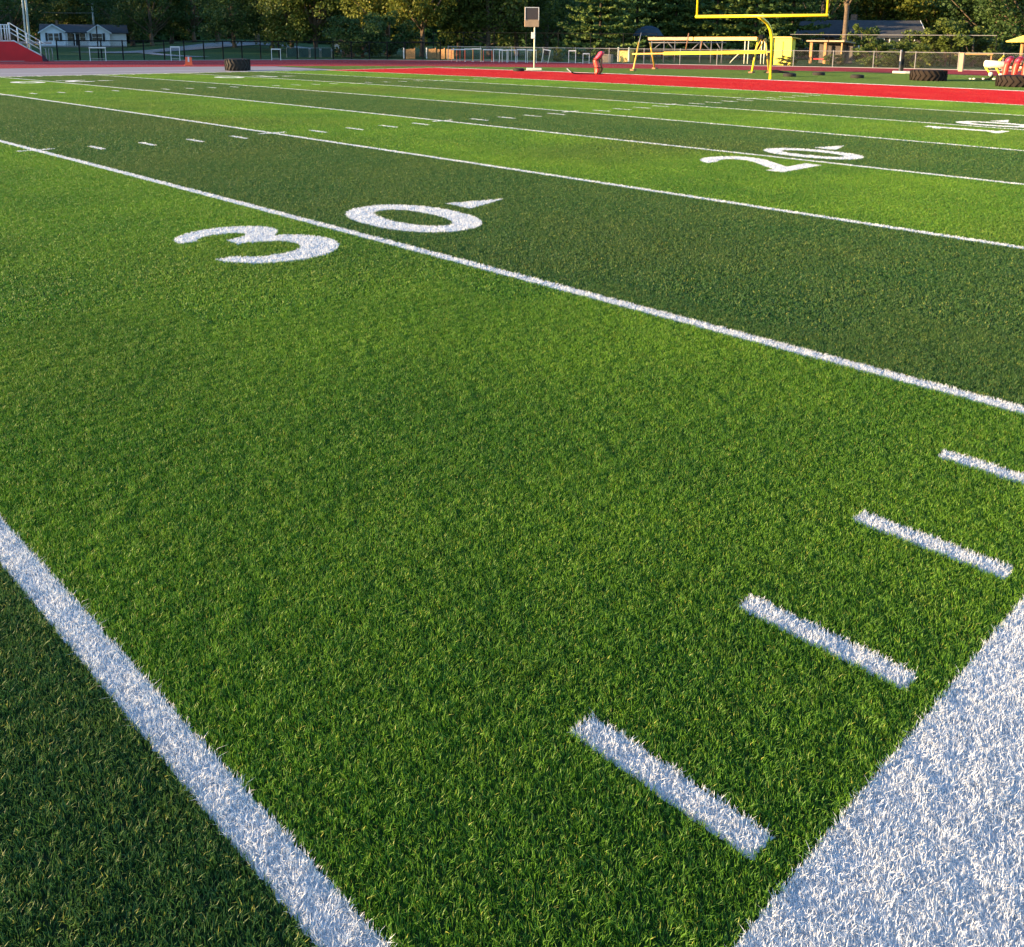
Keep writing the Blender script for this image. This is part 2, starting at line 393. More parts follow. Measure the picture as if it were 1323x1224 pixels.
# ------------------------------------------------------------------ materials for the things
M_YEL = smat('yellow_powder_coat', (.80, .62, .02), .35, var=.12, scale=2)
M_YELO = smat('weathered_yellow_steel', (.74, .42, .06), .5, var=.35, scale=5, bump=.2)
M_TAN = smat('sun_bleached_beam', (.40, .24, .14), .7, var=.35, scale=4)
M_RUB = smat('tyre_rubber', (.018, .017, .016), .75, var=.5, scale=6, bump=.4, col2=(.030, .026, .022), spec=.2)
M_RUBD = smat('dusty_tyre_rubber', (.017, .013, .011), .95, var=.5, scale=3, bump=.4, col2=(.028, .021, .016), spec=.15)
M_BLK = smat('black_coated_steel', (.010, .011, .012), .85, spec=.1)
M_GALV = smat('galvanised_steel', (.27, .26, .25), .45, .3, var=.2, scale=6)
M_DGREY = smat('dull_grey_steel', (.13, .13, .14), .7, var=.2)
M_RUST = smat('rusty_steel', (.25, .12, .06), .8, var=.4, scale=8)
M_WHT = smat('white_gloss', (.62, .62, .60), .45, var=.12, scale=5)
M_CREAM = smat('cream_vinyl', (.66, .64, .48), .5, var=.15, scale=5)
M_DRED = smat('red_vinyl_pad', (.62, .06, .035), .45, var=.25, scale=6)
M_PINK = smat('pink_vinyl_cap', (.62, .045, .09), .45, var=.2, scale=6)
M_ORG = smat('orange_plastic', (.80, .12, .03), .5, var=.1)
M_REDW = smat('red_painted_wall', (.52, .006, .012), .7, var=.25, scale=.8, bump=.15)
M_SIDE = smat('pale_blue_siding', (.76, .80, .84), .7, var=.08, scale=1)
M_TRIM = smat('white_trim', (.72, .74, .76), .6, var=.08)
M_SHIN = smat('dark_shingles', (.045, .048, .055), .9, var=.4, scale=3, bump=.3)
M_SHIN2 = smat('brown_shingles', (.07, .055, .05), .9, var=.4, scale=3, bump=.3)
M_SHUT = smat('dark_shutters', (.015, .018, .025), .6)
M_GLASS = smat('window_glass', (.03, .035, .04), .25, var=.3, spec=.4)
M_WOOD = smat('orange_stained_boards', (.36, .19, .065), .75, var=.35, scale=7, bump=.3)
M_BARK = smat('bark', (.12, .085, .055), .95, var=.5, scale=6, bump=.8, bscale=8)
M_BARKD = smat('dark_bark', (.045, .035, .028), .95, var=.4, scale=6)
M_PALEP = smat('pale_green_pole', (.38, .44, .42), .55, var=.15)
M_BLUE = smat('blue_canvas', (.018, .045, .075), .8, var=.3, scale=3)
M_SCRN = smat('unlit_display', (.055, .038, .034), .35, var=.3, scale=30)
M_TANP = smat('tan_panel', (.36, .25, .15), .7, var=.15)
M_DARKW = smat('dark_wall', (.07, .06, .055), .85, var=.4, scale=2)
M_BRICK = smat('brown_brick', (.20, .12, .08), .9, var=.35, scale=5)
def lat(px, d, b0): return d*math.tan(b0-bearing(px))
def p3(px, y, d):
    P = atd(px, d, y); return Vector((P.x, P.y, zat(px, y, d)))
def frame(px, d):
    """bearing-aligned frame: rotation so that local x runs to the right of the view and local y away"""
    b0 = bearing(px); return b0, b0-math.pi/2
# ------------------------------------------------------------------ goalpost
GP = Vector((41.9, 24.0, gz(24.0)))
gp = empty('goalpost', GP, 0, 'tall yellow gooseneck goalpost standing at the back of the red end zone', 'goalpost')
ZB = 3.08
mb = MB(); mb.tube([(0, 0, -.2), (0, 0, 1.7), (-.05, .015, 2.08), (-.2, .03, 2.46), (-.5, .05, 2.75), (-.95, .06, 2.94), (-1.35, .07, ZB-.02)], .083, 14); mb.build('post', M_YEL, gp, True)
mb = MB(); mb.tube([(-1.4, .03-3.6, ZB), (-1.4, .03+3.6, ZB)], .075, 14); mb.build('crossbar', M_YEL, gp, True)
for s in (-1, 1):
    mb = MB(); mb.tube([(-1.4, .03+s*3.54, ZB+.05), (-1.4, .03+s*3.54, ZB+6.1)], .05, 12); mb.build('upright', M_YEL, gp, True)
# ------------------------------------------------------------------ play clock on a pole
d0 = (at(690, 91)-Vector((CX, CY, 0))).length
P0 = at(690, 91)
pc = empty('play_clock', P0, 0, 'brown faced play clock board on a slim pale pole behind the red end zone', 'play clock')
RZ = R(205)-math.pi/2*0
def loc(px, y, d=None): return p3(px, y, d or d0)-P0
z1, z2 = loc(686, 35).z, loc(686, 9.5).z
zm = loc(686, 26.5).z
mb = MB(); mb.tube([(0, 0, 0), (0, 0, z1+.3)], .045, 10); mb.build('pole', M_CREAM, pc, True)
b0, rz0 = frame(690, d0)
bw = lat(695.5, d0, b0)-lat(677, d0, b0); cx = (lat(695.5, d0, b0)+lat(677, d0, b0))/2
brd = empty('board_mount', (0, 0, 0)); bpy.data.objects.remove(brd)
cx_w = Vector((math.cos(rz0), math.sin(rz0), 0))*cx
mb = MB(); mb.box((cx_w.x, cx_w.y, (z1+z2)/2), (bw, .18, z2-z1), rz0+R(4), b=.012); cab = mb.build('cabinet', M_TANP, pc)
mb = MB(); fwd = Vector((math.sin(rz0+R(4)), -math.cos(rz0+R(4)), 0))
c = cx_w+fwd*.093; mb.box((c.x, c.y, (zm+z2)/2), (bw*.86, .012, (z2-zm)*.88), rz0+R(4)); mb.build('display', M_SCRN, cab)
mb = MB(); hx = Vector((math.cos(rz0+R(4)), math.sin(rz0+R(4)), 0)); c = cx_w+fwd*.1
for s in (-1, 1): q = c+hx*s*bw*.47; mb.box((q.x, q.y, (zm+z2)/2), (.04, .035, z2-zm), rz0+R(4))
mb.box((c.x, c.y, z2-.02), (bw*.9, .035, .04), rz0+R(4)); mb.build('rim', M_WHT, cab)
q = cx_w*.4; mb = MB(); mb.box((q.x-.02, q.y, loc(687, 46).z), (.24, .16, .40), rz0, b=.01); mb.build('control_box', M_WHT, pc)
mb = MB(); mb.box((0, 0, .07), (.95, .8, .14), rz0, b=.02); mb.build('footing', M_CREAM, pc)
# ------------------------------------------------------------------ second pole with a black pad
P = at(1163, 95); b0, rz0 = frame(1163, 63)
pp = empty('padded_pole', P, rz0, 'short silver pole with a black pad on a cream concrete footing near the track', 'pole')
mb = MB(); mb.tube([(-.05, 0, 0), (-.05, 0, 1.42)], .06, 12); mb.build('post', M_GALV, pp, True)
mb = MB(); mb.box((.09, .0, .74), (.15, .22, 1.2), b=.03); mb.build('pad', M_BLK, pp)
mb = MB(); mb.box((.05, 0, .07), (1.0, .8, .14), b=.02); mb.build('footing', M_CREAM, pp)
# ------------------------------------------------------------------ tyres
def tyre_profile(ro, ri, w):
    h = w/2; return [(ri, -h*.72), (ri+.02, -h*.86), (ri+(ro-ri)*.5, -h), (ro-.05, -h*.86), (ro-.012, -h*.62), (ro, -h*.3), (ro, h*.3), (ro-.012, h*.62), (ro-.05, h*.86), (ri+(ro-ri)*.5, h), (ri+.02, h*.86), (ri, h*.72), (ri+.05, 0)]
def tyre(name, P, ro, ri, w, lugs, label, group, mat, tilt=0):
    t = empty(name, P, random.uniform(0, 6), label, 'tyre', group)
    pr_ = tyre_profile(ro, ri, w); n = 48; rings = []
    for k in range(n+1):
        a = 2*math.pi*k/n; rings.append([Vector((r*math.cos(a), r*math.sin(a), z+w/2)) for r, z in pr_])
    mb = MB(); mb.loft(rings, caps=False); mb.build('casing', mat, t, True)
    mb = MB()
    if lugs:
        for k in range(lugs):
            for s in (-1, 1):
                a0 = 2*math.pi*(k+(0 if s > 0 else .0))/lugs; da = 2*math.pi/lugs
                q = []
                for (z, a) in ((.02, .55), (.92, -.25)):
                    for o in (-.17, .17):
                        q.append((z*s*w/2, a0+(a+o)*da))
                V = []
                for rr in (ro-.03, ro+.055):
                    for (z, a) in q: V.append((rr*(1 if abs(z) < w*.3 else .975)*math.cos(a), rr*(1 if abs(z) < w*.3 else .975)*math.sin(a), z+w/2))
                mb.add(V, [(0, 1, 3, 2), (4, 6, 7, 5), (0, 4, 5, 1), (2, 3, 7, 6), (1, 5, 7, 3), (0, 2, 6, 4)])
        mb.build('tread_lugs', mat, t)
    else:
        for zz in (-.28, 0, .28):
            rings = []
            for k in range(n+1):
                a = 2*math.pi*k/n; rr = ro+.006*(1 if k % 2 else 0)
                rings.append([Vector((x*math.cos(a), x*math.sin(a), z+w/2)) for x, z in ((ro-.01, zz*w-.02), (rr+.006, zz*w-.017), (rr+.006, zz*w+.017), (ro-.01, zz*w+.02))])
            mb.loft(rings, caps=False)
        mb.build('tread_rib', mat, t)
    return t
c = (at(294, 92)+at(327, 92))/2+Vector((.18, .62, 0)); c.z = .004
tyre('tractor_tyre', c, .70, .34, .70, 20, 'huge tractor tyre lying flat on the concrete apron beside the far sideline', 'tractor tyres lying flat', M_RUB)
c = at(1199, 105.5)+Vector((.72, .3, 0)); c.z = gz(c.y)
tyre('tractor_tyre', c, .84, .44, .56, 22, 'brown dusty tractor tyre lying flat on the turf right of the padded pole', 'tractor tyres lying flat', M_RUBD)
c = at(1316, 113.5)+Vector((.62, .25, 0)); c.z = gz(c.y)
tyre('tractor_tyre', c, .86, .44, .52, 22, 'dusty tractor tyre lying flat in front of the red sled pads', 'tractor tyres lying flat', M_RUBD)
c = at(1302, 109.5)+Vector((1.2, .6, 0)); c.z = gz(c.y)
for (px, y, lb) in ((668, 93, 'small black tyre lying flat left of the play clock footing'), (1020, 100, 'small black tyre lying flat just right of the goalpost foot'), (1058, 98.3, 'small black tyre lying flat, middle of the three right of the goalpost'), (1108, 102, 'small black tyre lying flat, farthest right and nearest of the three small ones')):
    c = at(px, y)+Vector((.35, .2, 0)); c.z = gz(c.y)+.003
    tyre('car_tyre', c, .34, .18, .20, 0, lb, 'small tyres scattered behind the end zone', M_RUB)
# ------------------------------------------------------------------ lineman chute
D1, D2 = 60.3, 58.3
f1, f2, f3, f4 = at(818, 92), at(846, 90), at(971, 95), at(993.5, 95)
ch = empty('lineman_chute', (f1+f4)/2, 0, 'long yellow and orange steel chute frame on splayed legs left of the goalpost', 'training frame')
o = (f1+f4)/2
dd = lambda p: math.hypot(p.x-CX, p.y-CY)
def leg(foot, px, y, r=.055, mat=M_YELO, dofs=0):
    t = p3(px, y, dd(foot)+dofs); mb = MB(); mb.tube([foot-o, t-o], r, 10); l = mb.build('leg', mat, ch, True)
    mb = MB(); q = foot-o; mb.box((q.x, q.y, .06), (.32, .3, .12), 0, b=.02); mb.build('foot', M_RUST, l); return t
t1 = leg(f1, 825.5, 55.5, .055, M_YELO, 1.5); t2 = leg(f2, 840, 55.5, .055, M_YELO, -1.5); t3_ = leg(f3, 980, 49, .06, M_YEL, .4); t4 = leg(f4, 989, 50, .055, M_YELO, -.2)
mb = MB(); a = t1; bq = p3(828.5, 42.5, dd(f1)+2); mb.tube([a-o, bq-o], [.03, .02], 8); mb.build('mast', M_GALV, ch, True)
A_ = p3(838, 50.3, 62.5); B_ = p3(979, 50.2, 58.6)
mid = A_.lerp(B_, .4)
def beam(a, b, w, h, name, mat):
    a, b = a-o, b-o; v = b-a; mb = MB(); mb.box((a+b)/2, (v.length, w, h), math.atan2(v.y, v.x), 0, -math.asin(v.z/v.length), b=.008); return mb.build(name, mat, ch)
beam(A_, mid, .16, .20, 'top_beam', M_TAN); beam(mid, B_, .17, .21, 'top_beam', M_YELO)
A2 = p3(817, 69.9, 60.5); B2 = p3(997, 67.2, 57.8)
beam(A2, A2.lerp(B2, .24), .09, .09, 'lower_beam', M_YELO); beam(A2.lerp(B2, .24), A2.lerp(B2, .96), .15, .19, 'lower_beam', M_YEL); beam(A2.lerp(B2, .96), B2, .08, .08, 'lower_beam', M_YELO)
for (x1, y1, x2, y2) in ((985, 49, 975, 66), (988, 50, 980, 66)):
    mb = MB(); mb.tube([p3(x1, y1, 58.5)-o, p3(x2, y2, 58.2)-o], .03, 8); mb.build('brace', M_YELO, ch, True)
mb = MB(); q = p3(984, 48.2, 58.6)-o; mb.box(q, (.5, .3, .28), .4, b=.05); mb.build('bracket', M_BLK, ch)
for x1, x2 in ((890, 886), (908, 905)):
    mb = MB(); mb.tube([p3(x1, 43 if x1 == 890 else 49, 60.5)-o, p3(x2, 64.5, 60.5)-o], .035, 8); mb.build('hanger', M_RUST, ch, True)
# low dark lofted shape lying behind the goalpost foot
mb = MB(); q = at(1003, 94.6); q.z = gz(q.y)
vs = []
for i, (x, zt) in enumerate([(-.75, .03), (-.45, .16), (0, .2), (.3, .12), (.75, .05)]):
    vs.append([Vector((x, -.35, .005)), Vector((x, .35, .005)), Vector((x, .3, zt)), Vector((x, -.3, zt))])
mb.loft(vs); mt = mb.build('low_dark_shape', M_BLK, None); mt.location = q; mt.rotation_euler = (0, 0, R(-62)); tag(mt, 'low dark shape lying on the turf behind the goalpost foot', 'tarp')
# ------------------------------------------------------------------ blocking sleds
def pad_body(parent, pts, name, mat, depth=.2):
    pts = [(x, z*.89, w) for x, z, w in pts]
    """pts: (local x, z, half width) up the pad"""
    rings = []
    for x, z, w in pts:
        rings.append([Vector((x+w*math.cos(a), depth*(1 if abs(math.cos(a)) < .8 else .8)*math.sin(a), z)) for a in [2*math.pi*k/14 for k in range(14)]])
    mb = MB(); mb.loft(rings); return mb.build(name, mat, parent, True)
P = at(772, 96.8); P.z = gz(P.y); b0, rz0 = frame(772, 53)
sd1 = empty('blocking_sled', P, rz0, 'single red and orange tackling dummy on a low steel runner at the end line', 'sled')
pad_body(sd1, [(-.10, .03, .09), (-.02, .15, .13), (0, .35, .16), (-.03, .55, .17), (-.10, .75, .16), (-.12, .88, .15), (-.05, 1.02, .16)], 'pad', M_DRED, .17)
pad_body(sd1, [(-.04, 1.0, .15), (.06, 1.12, .17), (.16, 1.28, .18), (.19, 1.38, .15), (.2, 1.43, .07)], 'cap', M_PINK, .19)
for zz, ww, xx in ((.36, .18, -.0), (.79, .18, -.10)):
    mb = MB(); mb.loft([[Vector((xx+ww*math.cos(a), .195*math.sin(a), zz+q)) for a in [2*math.pi*k/14 for k in range(14)]] for q in (0, .05)], caps=False); mb.build('strap', M_BLK, sd1)
mb = MB(); mb.tube([(.12, .1, .05), (.26, .1, .3), (.18, .05, .55), (.22, .05, .8), (.16, .05, 1.0)], .05, 8); mb.build('frame', M_RUST, sd1, True)
mb = MB()
for s in (-.12, .12): mb.tube([(-1.62, s, .26), (-1.5, s, .16), (-1.3, s, .06), (-1.0, s, .035), (.3, s, .035)], .035, 8)
mb.build('runner', M_BLK, sd1, True)
mb = MB(); mb.box((-1.58, 0, .22), (.32, .36, .05), 0, 0, R(38), b=.01); mb.build('runner_tip', M_WHT, sd1)
P = at(1283, 104); P.z = gz(P.y); b0, rz0 = frame(1283, 51); DS = dd(P)
s2 = empty('blocking_sled', P, rz0, 'wide blocking sled with red pads in a row and a white roll pad', 'sled')
L = lambda px, y, dy=0: Vector((lat(px, DS, b0), dy, zat(px, y, DS)-P.z))
mb = MB(); a, b_ = L(1268.5, 82.5), L(1296, 84); mb.tube([a, a.lerp(b_, .06), a.lerp(b_, .94), b_], [.10, .19, .19, .12], 14); mb.build('roll_pad', M_CREAM, s2, True)
for k, (x1, y1, x2, y2) in enumerate(((1271, 87, 1279, 96), (1284.5, 87, 1292, 97.5))):
    mb = MB(); mb.tube([L(x1, y1), L(x2, y2)], .045, 8); mb.build('arm', M_YEL, s2, True)
    mb = MB(); q = L(x2, y2); mb.tube([q+Vector((0, -.12, 0)), q+Vector((0, .12, 0))], .11, 12); mb.build('joint', M_CREAM, s2, True)
mb = MB(); mb.tube([L(1259, 102.6), L(1274, 103), L(1278, 102), L(1281, 99.5), L(1281.5, 96.5)], .055, 8); mb.build('runner', M_BLK, s2, True)
for px in (1253, 1258, 1270, 1284): mb = MB(); mb.box(L(px, 102.2), (.12, .12, .1), .3, b=.02); mb.build('weight', M_CREAM, s2)
mb = MB(); mb.tube([L(1288, 79), L(1292, 74), L(1294, 72)], .05, 8); mb.build('head_bracket', M_YEL, s2, True)
for k, px in enumerate((1298, 1310.5, 1323.5, 1336)):
    bx_ = lat(px, DS, b0)
    pd = [(x+bx_, z, w) for x, z, w in ((-.06, .16, .10), (-.05, .3, .13), (-.02, .5, .14), (-.01, .72, .15), (.02, .92, .15), (.06, 1.05, .15))]
    pad_body(s2, pd, 'pad', M_DRED, .2)
    pad_body(s2, [(x+bx_, z, w) for x, z, w in ((.05, 1.04, .15), (.10, 1.2, .17), (.17, 1.32, .16), (.2, 1.40, .08))], 'cap', M_PINK, .21)
    for zz in (.18, .68, 1.0)[:(3 if k else 2)]: mb = MB(); mb.box((bx_-.26, -.02, zz), (.16, .14, .14), .2, b=.03); mb.build('clamp', M_CREAM, s2)
mb = MB(); mb.box((lat(1318, DS, b0), .25, .75), (2.4, .1, .12), b=.01); mb.build('cross_beam', M_RUST, s2)
# ------------------------------------------------------------------ traffic cone
P = at(244, 85); P.z = .008; b0, rz0 = frame(244, 70)
cn = empty('marker_drum', P, rz0, 'orange plastic marker with a white centre stripe standing on the track', 'traffic marker')
mb = MB(); mb.loft([[Vector((w*sx, d*sy, z)) for sx, sy in ((-1, -1), (1, -1), (1, 1), (-1, 1))] for z, w, d in ((.03, .24, .17), (.3, .22, .15), (.56, .2, .12))]); mb.build('body', M_ORG, cn)
mb = MB(); mb.loft([[Vector((w*sx, d*sy, z)) for sx, sy in ((-1, -1), (1, -1), (1, 1), (-1, 1))] for z, w, d in ((.25, .055, .158), (.575, .05, .128))]); mb.build('stripe', M_WHT, cn)
mb = MB(); mb.box((0, 0, .02), (.62, .5, .04), b=.008); mb.build('base', M_ORG, cn)
# ------------------------------------------------------------------ hurdles
def hurdle(P, rz, w, h, label, group='hurdles along the outside of the track', legm=M_WHT, board=True):
    h *= 1.09
    t = empty('hurdle', P, rz, label, 'hurdle', group)
    for s in (-1, 1):
        mb = MB(); mb.box((s*w*.46, 0, h/2), (.045, .045, h-.04)); mb.build('upright', legm, t)
        mb = MB(); mb.box((s*w*.46, -.3, .03), (.05, .68, .05), b=.01); mb.build('foot', M_WHT, t)
    if board: mb = MB(); mb.box((0, -.032, h-.05), (w, .025, .09), b=.006); mb.build('top_board', M_WHT, t)
    mb = MB(); mb.box((0, -.0, .17), (w*.88, .035, .04)); mb.build('lower_bar', M_GALV, t)
    return t
def hp(px, y): p = at(px, y); p.z = .01; return p
hurdle(hp(127, 79.3), frame(127, 80)[1], 1.22, .98, 'white hurdle standing alone in front of the pale blue house')
hurdle(hp(227, 79), frame(227, 80)[1], .72, 1.05, 'narrow hurdle just left of the orange marker with a bright top board')
hurdle(hp(357, 78.4), frame(357, 80)[1], .8, .9, 'pale hurdle outside the track right of the huge tractor tyre')
hurdle(hp(739, 82), frame(739, 78)[1], .62, .98, 'white hurdle, left one of the two between play clock and red dummy')
hurdle(hp(757, 82.5), frame(757, 77)[1], .56, .78, 'shorter white hurdle nearest the red dummy on its left')
hpos = [(587, 79.5, M_ORG), (597, 79.7, M_ORG), (607.5, 79.8, M_ORG), (618.5, 80, M_YELO), (629.5, 80.2, M_ORG), (640.5, 80.5, M_WHT), (651.5, 80.8, M_WHT), (662.5, 81, M_WHT), (673, 81.2, M_WHT), (685, 81.5, M_CREAM), (703, 81.8, M_CREAM)]
for k, (px, y, mt_) in enumerate(hpos):
    lb = ['orange legged hurdle at the left end of the packed row', 'second hurdle of the packed row, orange legs', 'third hurdle of the packed row, beside the two orange ones', 'fourth hurdle of the packed row, amber legs', 'fifth hurdle of the packed row, orange legs again', 'sixth hurdle of the packed row, first with white legs', 'seventh hurdle of the packed row, white legs', 'eighth hurdle of the packed row, white legs', 'ninth hurdle of the packed row, white legs', 'cream legged hurdle at the right end of the packed row', 'tilted cream hurdle just right of the play clock pole'][k]
    t = hurdle(hp(px, y)+Vector((random.uniform(-.2, .2), random.uniform(-.2, .2), 0)), frame(px, 80)[1]+random.uniform(-.1, .1), .80 if k < 10 else .6, 1.0+random.uniform(-.04, .04), lb, 'hurdles along the outside of the track', mt_)
    if k == 10: t.rotation_euler.y = .18
# ------------------------------------------------------------------ fences
def path_off(P, off):
    out = []
    for i, p in enumerate(P):
        a = np.array(P[max(i-1, 0)]); b_ = np.array(P[min(i+1, len(P)-1)]); d = b_-a; n_ = np.array([-d[1], d[0]])/np.hypot(*d)
        out.append((p[0]+n_[0]*off, p[1]+n_[1]*off))
    return out
OUT = path_off(TOs, 1.0)
def pxof(x, y): d = np.array([x, y, 0])-CP; return 661.5+F*(d@r2)/max(1e-3, d@fw)
def resample(P, step):
    out = [P[0]]; acc = 0
    for a, b_ in zip(P[:-1], P[1:]):
        L_ = math.hypot(b_[0]-a[0], b_[1]-a[1]); s = step-acc
        while s <= L_: out.append((a[0]+(b_[0]-a[0])*s/L_, a[1]+(b_[1]-a[1])*s/L_)); s += step
        acc = (acc+L_) % step if L_ >= step-acc else acc+L_
    return out
def fence(name, P, h, step, mp, mm, label, pr_=.035, wire=.0045, cell=.11, rail_r=.03, z0=-.03, mid=False, group=None, mr=None):
    P = resample(P, step); t = empty(name, (P[0][0], P[0][1], z0), 0, label, 'fence', group); ox, oy = P[0]
    for k, (x, y) in enumerate(P[:100]):
        mb = MB(); mb.tube([(x-ox, y-oy, 0), (x-ox, y-oy, h+.04)], pr_, 8); mb.tube([(x-ox, y-oy, h+.04), (x-ox, y-oy, h+.08)], [pr_*1.15, .01], 8); mb.build('post', mp, t)
    mb = MB(); mb.tube([(x-ox, y-oy, h) for x, y in P], rail_r, 6); mb.build('top_rail', mr or mp, t)
    if mid: mb = MB(); mb.tube([(x-ox, y-oy, .09) for x, y in P], rail_r*.7, 6); mb.build('bottom_rail', mp, t)
    V = []; Fq = []
    for (xa, ya), (xb, yb) in zip(P[:-1], P[1:]):
        L_ = math.hypot(xb-xa, yb-ya); ux, uy = (xb-xa)/L_, (yb-ya)/L_; n_ = int(math.ceil((L_+h)/cell))
        for s in (1, -1):
            for k in range(n_):
                s0 = k*cell-(h if s > 0 else 0); s1 = s0+s*h if s > 0 else s0-h
                lo, hi = (s0, s0+h) if s > 0 else (s0, s0-h)
                za, zb = 0, h
                # clip to the bay
                def clipp(sv, zv): return sv, zv
                pts_ = []
                dz = s
                zmin, zmax = 0.0, h
                if s > 0: zmin = max(0, -lo); zmax = min(h, L_-lo)
                else: zmin = max(0, lo-L_); zmax = min(h, lo)
                if zmax-zmin < .02: continue
                q = len(V)
                for zz in (zmin, zmax):
                    sv = lo+zz if s > 0 else lo-zz
                    for e in (-wire, wire): V.append((xa+ux*(sv+e)-ox, ya+uy*(sv+e)-oy, zz))
                Fq.append((q, q+1, q+3, q+2))
    mb = MB(); mb.add(V, Fq); mb.build('chain_link_mesh', mm, t)
    return t
bl = [p for p in OUT if 60 < pxof(*p) < 584 and p[1] > 55]
fence('chain_link_fence', bl, 1.58, 1.6, M_BLK, M_BLK, 'black chain link fence along the far outside of the track at the left', .055, .005, .13, rail_r=.045)
sv = [p for p in OUT if (pxof(*p) >= 576 or p[1] < 20) and p[0] > 50 and p[1] > -14]
fence('chain_link_fence', sv, 1.26, 3.0, M_GALV, M_GALV, 'low silver chain link fence round the end of the track', .035, .002, .16)
tp = [tuple(atd(px, d)[:2]) for px, d in ((560, 98), (640, 96), (740, 95), (850, 94))]
fence('tall_fence', tp, zat(700, 42.5, 95.5), 3.2, M_BLK, M_BLK, 'tall dark chain link fence behind the hurdles and play clock', .04, .002, .18)
tp = [tuple(atd(px, d)[:2]) for px, d in ((1020, 92), (1120, 91), (1200, 90), (1306, 89))]
fence('tall_fence', tp, zat(1150, 45, 91), 3.4, M_BLK, M_BLK, 'tall chain link fence with a pale top rail in front of the dark roofed house', .03, .002, .18, mr=M_GALV)
# pale green tennis style posts behind the black fence
P = atd(400, 96); b0, rz0 = frame(400, 96)
M_SCR = smat('green_windscreen', (.03, .06, .045), .9)
gt = empty('gate_panel', P, rz0, 'pale grey green gate frames seen through the black fence left of the big bush', 'gate')
for a, b_ in ((370, 384), (385.5, 399), (400.5, 413), (414.5, 428)):
    mb = MB(); x0, x1 = lat(a, 96, b0), lat(b_, 96, b0); z1 = zat(400, 62, 96)
    mb.tube([(x0, 0, 0), (x0, 0, z1), (x1, 0, z1), (x1, 0, 0)], .028, 8); g_ = mb.build('panel_frame', M_GALV, gt)
    mb = MB(); mb.box(((x0+x1)/2, .02, z1/2), (x1-x0-.1, .01, z1-.1)); mb.build('windscreen', M_SCR, g_)
# tall black gate pole
for px, y, lb in ((126.5, 35, 'tall thin black pole rising from the black fence before the pale blue house'),):
    P = atd(px, 82.5); mb = MB(); mb.tube([(0, 0, 0), (0, 0, zat(px, y, 82.5))], .05, 8); mb.tube([(0, 0, zat(px, y, 82.5)), (0, 0, zat(px, y, 82.5)+.12)], [.065, .02], 8); o_ = mb.build('tall_pole', M_BLK); o_.location = P; tag(o_, lb, 'pole')
# ------------------------------------------------------------------ spectator ramp at the left edge
DR = 81.0; b0, rz0 = frame(20, DR); P = atd(20, DR); P.z = 0
rp = empty('spectator_ramp', P, rz0, 'red walled ramp with white metal railings at the far left edge', 'ramp')
L = lambda px, y, dy=0.0: Vector((lat(px, DR, b0), dy, zat(px, y, DR)))
prof = [L(-70, 80.6), L(53, 80.6), L(53, 73.2), L(18.5, 53.8), L(-70, 53.8)]
for p in prof[:2]: p.z = -.02
mb = MB(); n = len(prof); mb.add(prof+[p+Vector((0, .3, 0)) for p in prof], [tuple(range(n)), tuple(range(n, 2*n))[::-1]]+[(i, n+i, n+(i+1) % n, (i+1) % n) for i in range(n)]); mb.build('wall', M_REDW, rp)
mb = MB(); a, b_, c_ = L(-70, 53.2, .14), L(18.5, 53.2, .14), L(53.2, 72.6, .14); mb.tube([a, b_, c_], .06, 8); mb.build('coping', M_WHT, rp)
mb = MB()
for (ya, yb) in ((29.5, 53.5), (36, 59.5), (41.5, 64.5)): mb.tube([L(14, ya, .1), L(52.5, yb, .1)], .035, 8)
mb.tube([L(52.5, 53.5, .1), L(60, 58, .1)], .035, 8)
mb.build('handrail', M_WHT, rp, True)
for px, ya, yb in ((24.3, 35.5, 56), (35.5, 43, 63), (52, 53, 73)):
    mb = MB(); mb.tube([L(px, ya, .1), L(px, yb, .1)], .05, 8); mb.build('railing_post', M_WHT, rp, True)
mb = MB(); mb.tube([L(-70, 32.3, .1), L(14, 32.3, .1)], .035, 8); mb.tube([L(-70, 37, .1), L(14, 37, .1)], .025, 8); mb.build('landing_rail', M_WHT, rp, True)
for k, px in enumerate((13.8, 10.8, 7.8, 3.6, 1, -3, -8, -14, -22, -30, -40, -50, -60)):
    mb = MB(); mb.tube([L(px, 29.5 if k == 0 else 31.5, .1), L(px, 53, .1)], .06 if k in (0, 4) else .04, 8); mb.build('baluster', M_WHT, rp, True)
mb = MB(); mb.box((lat(-20, DR, b0), 1.6, zat(0, 53.8, DR)-.1), (9, 2.6, .16), b=.02); mb.build('deck', M_CONC, rp)
mb = MB(); q = [L(53.2, 80.3, .05), L(61, 80.3, .05), L(61, 77.5, .05), L(53.2, 69, .05)]; n = 4
mb.add(q+[p+Vector((0, 1.4, 0)) for p in q], [(0, 1, 2, 3), (7, 6, 5, 4), (0, 4, 5, 1), (1, 5, 6, 2), (2, 6, 7, 3), (3, 7, 4, 0)]); mb.build('steps', smat('dark_steps', (.05, .025, .045), .8), rp)
mb = MB(); mb.tube([L(56.5, 63, 0), L(58.5, 63, 0), L(58.5, 76, 0), L(62.5, 79, 0), L(62.5, 63, 0), L(66.5, 63, 0), L(66.8, 79.5, 0)], .035, 8); mb.build('gate_rail', M_GALV, rp, True)
